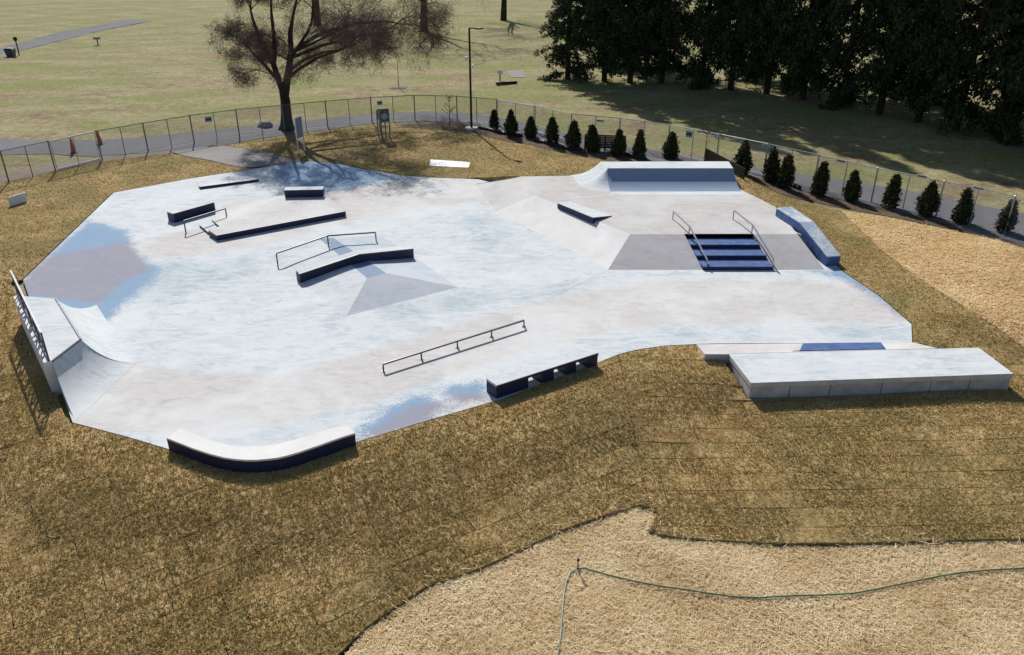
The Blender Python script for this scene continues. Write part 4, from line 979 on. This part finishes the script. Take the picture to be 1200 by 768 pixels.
cz2 = PH(lp, 552, 76.5); MB().tube([lp+Vector((.05,-.05,cz2)), lp+Vector((.18,-.12,cz2)), lp+Vector((.18,-.12,cz2-.12))], [.03,.06,.05], 6).build('camera_dome', M['whitep'], lamp)
MB().bar(lp+Vector((0,0,lpz)), lp+Vector((.5,-.5,lpz+.05)), .07).box(lp+Vector((.62,-.62,lpz)), .35, .35, .09, .78).build('lamp_head', M['black'], lamp)

def cone(label, px, by, ty):
    p = G(px, by, .02); h = PH(p, px, ty); r = thing('traffic_cone', label, 'traffic cone', p, 'traffic cones by the gate')
    MB().box(p, .36, .36, .04).build('base', M['black'], r)
    MB().tube([p+Vector((0,0,.04)), p+Vector((0,0,h*.5))], [.15,.09], 12).build('body', M['orange'], r)
    MB().tube([p+Vector((0,0,h*.5)), p+Vector((0,0,h*.5+.02))], [.092,.09], 12).build('collar', M['orange'], r)
    MB().tube([p+Vector((0,0,h*.52)), p+Vector((0,0,h))], [.085,.03], 12).build('tip', M['orange'], r)
cone('orange traffic cone seen through the middle of the white gate', 86.5,179,160)
cone('orange traffic cone standing behind the right post of the white gate', 117.5,169,152.5)

def board(label, pl, pr, zt_, zb_, legs, mt, leg_m, cat='sign'):
    root = thing('notice_board', label, cat, pl); d = (pr-pl).normalized(); n = Vector((d.y,-d.x,0)); n = n if n.y < 0 else -n
    q_ = [pl, pr, pr-n*.05, pl-n*.05]; MB().hull([V3(x, pl.z+zb_) for x in q_], [V3(x, pl.z+zt_) for x in q_]).build('panel', M[mt], root, bevel=.006)
    for u in legs: p = pl.lerp(pr, u)-n*.025; MB().bar(V3(p, pl.z-.05), V3(p, pl.z+zt_-.05), .07).build('leg', M[leg_m], root)
    return root, n
s0, s1 = G(350.5,180,.045), G(357.5,176.5,.045); s1.z = s0.z
board('tall narrow pale blue sign board on two white legs near the shade tree', s0, s1, PH(s0,350,138.5), PH(s0,350,163), (.0,1), 'grey', 'whitep')
s0, s1 = G(448,164,.045), G(457.5,163,.045); s1.z = s0.z
rt, nn = board('dark framed notice board on thin legs right of the shade tree', s0, s1, PH(s0,448,128), PH(s0,448,143.5), (.0,.5,1), 'greyd', 'galvd')
cc = s0.lerp(s1,.45)+nn*.012; MB().tube([V3(cc, s0.z+PH(s0,448,137))-nn*0, V3(cc, s0.z+PH(s0,448,137))+nn*.02], [.2,.2], 10).build('poster', M['grey'], rt)
s0, s1 = G(444,160,.045), G(446.5,157,.045); s1.z = s0.z
board('grey side panel standing just left of the dark notice board', s0, s1, PH(s0,444,129), PH(s0,444,141), (0,1), 'grey', 'galvd')
# leaning white panel on the left turf
w0, w1 = G(12,242.5), G(32,236.5); w0 = V3(w0, w0.z); h_ = .42; lean = Vector((-.03,.10,0)); yy = (w1-w0).normalized(); nrm = Vector((yy.y,-yy.x,0))*.05
wp = thing('white_panel', 'white rectangular panel standing on the golden turf at the far left', 'panel', w0)
q_ = [w0, w1, w1-nrm, w0-nrm]; MB().hull(q_, [x+lean+Vector((0,0,h_)) for x in q_]).build('board', M['whitep'], wp, bevel=.008)
# pale rock by the tree
rk = G(311,149,0); rock = thing('boulder', 'small grey boulder beside the path left of the shade tree', 'rock', rk); bm = bmesh.new(); bmesh.ops.create_icosphere(bm, subdivisions=3, radius=.5)
for v_ in bm.verts:
    n_ = math.sin(v_.co.x*7+1)*math.sin(v_.co.y*6)*math.sin(v_.co.z*8+2)*.12; v_.co *= 1+n_; v_.co.z = max(-.1, min(v_.co.z*.75, .33)); v_.co.y *= .7
me = bpy.data.meshes.new('stone'); bm.to_mesh(me); bm.free(); me.materials.append(M['rock']); o = bpy.data.objects.new('stone', me); C.objects.link(o); o.parent = rock; o.location = (0,0,.05)
# concrete pads
def padq(name, label, pts, h, mt, off=.045):
    pp = [G(*p, off) for p in pts]; z = min(p.z for p in pp); o = MB().hull([V3(p,z-.1) for p in pp], [V3(p,z+h) for p in pp]).build(name, M[mt], origin=pp[0], bevel=.01); return tag(o, label, 'concrete pad')
padq('concrete_pad', 'small white concrete pad in the turf behind the slab', [(503,195),(549,197),(551.5,190),(504.5,188)], .05, 'whitep')
padq('concrete_pad', 'pale concrete pad out on the field left of the spruces', [(600,91.5),(617,91.5),(612,83),(592,83)], .06, 'walk', 0)
bar0, bar1 = G(581.5,100,0), G(605.5,98.3,0)
bn = thing('timber_beam', 'long low black beam lying on the field beside the small sign', 'beam', bar0)
MB().bar(bar0+Vector((0,0,.14)), bar1+Vector((0,0,.14)), .22, .2).build('beam', M['black'], bn); [MB().box(bar0.lerp(bar1,f), .2, .2, .06).build('block', M['black'], bn) for f in (.1,.9)]
s0 = G(586,97,0); sg = thing('post_sign', 'small white topped post sign on the field by the pale pad', 'sign', s0); hs = PH(s0,586,83)
MB().bar(s0, s0+Vector((0,0,hs)), .1).build('post', M['greyd'], sg); MB().box(s0+Vector((0,-.08,hs-.28)), .45, .05, .34).build('sign_panel', M['whitep'], sg)
# bin and post by the far path
tb2 = G(13.5,66.5,0); hb2 = PH(tb2,13.5,56.5); tn_ = thing('trash_can', 'dark blue trash can beside the far path at the top left', 'trash can', tb2)
MB().hull([tb2+Vector((x,y,0)) for x, y in ((-.3,-.28),(.3,-.28),(.3,.28),(-.3,.28))], [tb2+Vector((x,y,hb2*.85)) for x, y in ((-.4,-.38),(.4,-.38),(.4,.38),(-.4,.38))]).build('body', M['steel'], tn_)
MB().hull([tb2+Vector((x,y,hb2*.85)) for x, y in ((-.44,-.42),(.44,-.42),(.44,.42),(-.44,.42))], [tb2+Vector((x,y,hb2)) for x, y in ((-.3,-.3),(.3,-.3),(.3,.3),(-.3,.3))]).build('lid', M['black'], tn_)
tb3 = tb2+Vector((.3,.9,0)); ps = thing('signpost', 'thin black post with a small round head behind the trash can', 'post', tb3); hp = PH(tb3,15,47)
MB().tube([tb3, tb3+Vector((0,0,hp))], .06, 6).build('post', M['black'], ps); MB().tube([tb3+Vector((0,0,hp-.1)), tb3+Vector((0,0,hp+.15)), tb3+Vector((0,0,hp+.3))], [.12,.22,.1], 8).build('head', M['black'], ps)
g4 = G(115,53,0); gr4 = thing('post_grill', 'tiny dark post with a pale top far out at the top left', 'post', g4); MB().tube([g4, g4+Vector((0,0,.6))], .06, 6).build('post', M['black'], gr4); MB().box(g4+Vector((0,0,.6)), .6, .4, .25).build('top', M['rock'], gr4)

# black benches behind the hedge, seen from behind
def bench(label, pl, pr, hgt):
    root = thing('park_bench', label, 'bench', pl, 'black benches behind the hedge'); d = (pr-pl).normalized(); n = Vector((-d.y,d.x,0)); n = n if n.y > 0 else -n; L = (pr-pl).length
    for k in range(8): z = pl.z+.30+(hgt-.30)*k/7.2; o = n*(-.03*k/6); MB().bar(V3(pl,z)+o, V3(pr,z)+o, .03, .085).build('back_slat', M['black'], root)
    for k in range(5): MB().bar(V3(pl,pl.z+.42)+n*(.09+.1*k), V3(pr,pl.z+.42)+n*(.09+.1*k), .085, .03).build('seat_slat', M['black'], root)
    for u in (0,.5,1):
        q_ = pl.lerp(pr,u); MB().tube([q_+n*.02, q_+n*-.02+Vector((0,0,.42)), q_+n*-.06+Vector((0,0,hgt))], .035, 6).tube([q_+n*.5, q_+n*.48+Vector((0,0,.42)), q_+Vector((0,0,.42))], .03, 6).build('frame', M['black'], root)
        MB().tube([q_+n*-.04+Vector((0,0,.68)), q_+n*.3+Vector((0,0,.7)), q_+n*.48+Vector((0,0,.60)), q_+n*.48+Vector((0,0,.42))], .03, 6).build('arm_rest', M['black'], root)
p0, p1 = G(685,178,0), G(732,180,0); p1.z = p0.z; bench('black slatted bench seen from behind among the hedge shrubs', p0, p1, 1.02)
p0, p1 = G(826,197,0), G(872,212,0); p1.z = p0.z; bench('black slatted bench seen from behind right of the back quarter pipe', p0, p1, 1.05)
# black silt sock lying under the hedge
def sock(label, pts, r_):
    q_ = [G(*p, 0)+Vector((0,0,r_*.8)) for p in pts]; root = thing('drain_pipe', label, 'pipe', q_[0]); MB().tube(q_, r_, 8).build('pipe', M['black'], root, smooth=True)
    k = MB()
    for i in range(len(q_)-1):
        m_ = int((q_[i+1]-q_[i]).length/.25)+1
        for j in range(m_): a = q_[i].lerp(q_[i+1], (j+.5)/m_); d = (q_[i+1]-q_[i]).normalized()*.03; k.tube([a-d, a+d], r_*1.12, 8)
    k.build('ribs', M['black'], root)
sock('black pipe lying on the mulch between the first two hedge shrubs', [(562,151),(573,153.5),(590,158),(612,161)], .11)
sock('black pipe lying on the mulch between the third and fifth hedge shrubs', [(627,166),(640,169),(655,173),(664,175.5),(681,177.5)], .11)
sock('black pipe lying on the mulch right of the first black bench', [(733,183),(742,185.5),(757,188)], .11)
sock('black pipe lying on the mulch at the paired brown topped shrubs', [(920,216),(930,220),(937,223)], .12)

# hose and sprinkler
hz = [(676,667.5),(686,667.5),(700,671.5),(720,677),(740,682),(770,687.5),(800,692),(830,697),(860,700.5),(890,702),(915,700.5),(940,699),(970,698.5),(1000,697),(1030,691),(1050,687),(1080,681),(1100,676.5),(1130,672),(1160,669.5),(1200,667),(1240,664),(1330,650)]
hp_ = [G(*p, .0)+Vector((0,0,.03+.006*math.sin(i*2.1))) for i, p in enumerate(hz)]
hr = thing('garden_hose', 'green garden hose trailing right across the pale straw', 'hose', hp_[0]); MB().tube(hp_, .015, 6).build('hose', M['hose'], hr, smooth=True)
h2 = [G(*p, .0)+Vector((0,0,.02)) for p in [(676,668),(668,672),(663,684),(660.5,700),(659,720),(657,745),(652,790)]]
h2r = thing('garden_hose', 'pale green hose end running down from the sprinkler to the bottom edge', 'hose', h2[0]); MB().tube(h2, .013, 6).build('hose', solid('faded_hose', (.28,.38,.34), .5), h2r, smooth=True)
sp = G(677,668,0); spr = thing('sprinkler', 'small spike sprinkler at the end of the green hose', 'sprinkler', sp)
MB().tube([sp, sp+Vector((0,0,.25))], .012, 6).build('spike', M['steel'], spr); MB().tube([sp+Vector((0,0,.25)), sp+Vector((0,0,.33))], [.03,.02], 8).build('head', M['steel'], spr); MB().bar(sp+Vector((-.07,0,.3)), sp+Vector((.07,0,.3)), .015).build('arm', M['railw'], spr)

S.cycles.max_bounces = 6
bpy.context.view_layer.update()
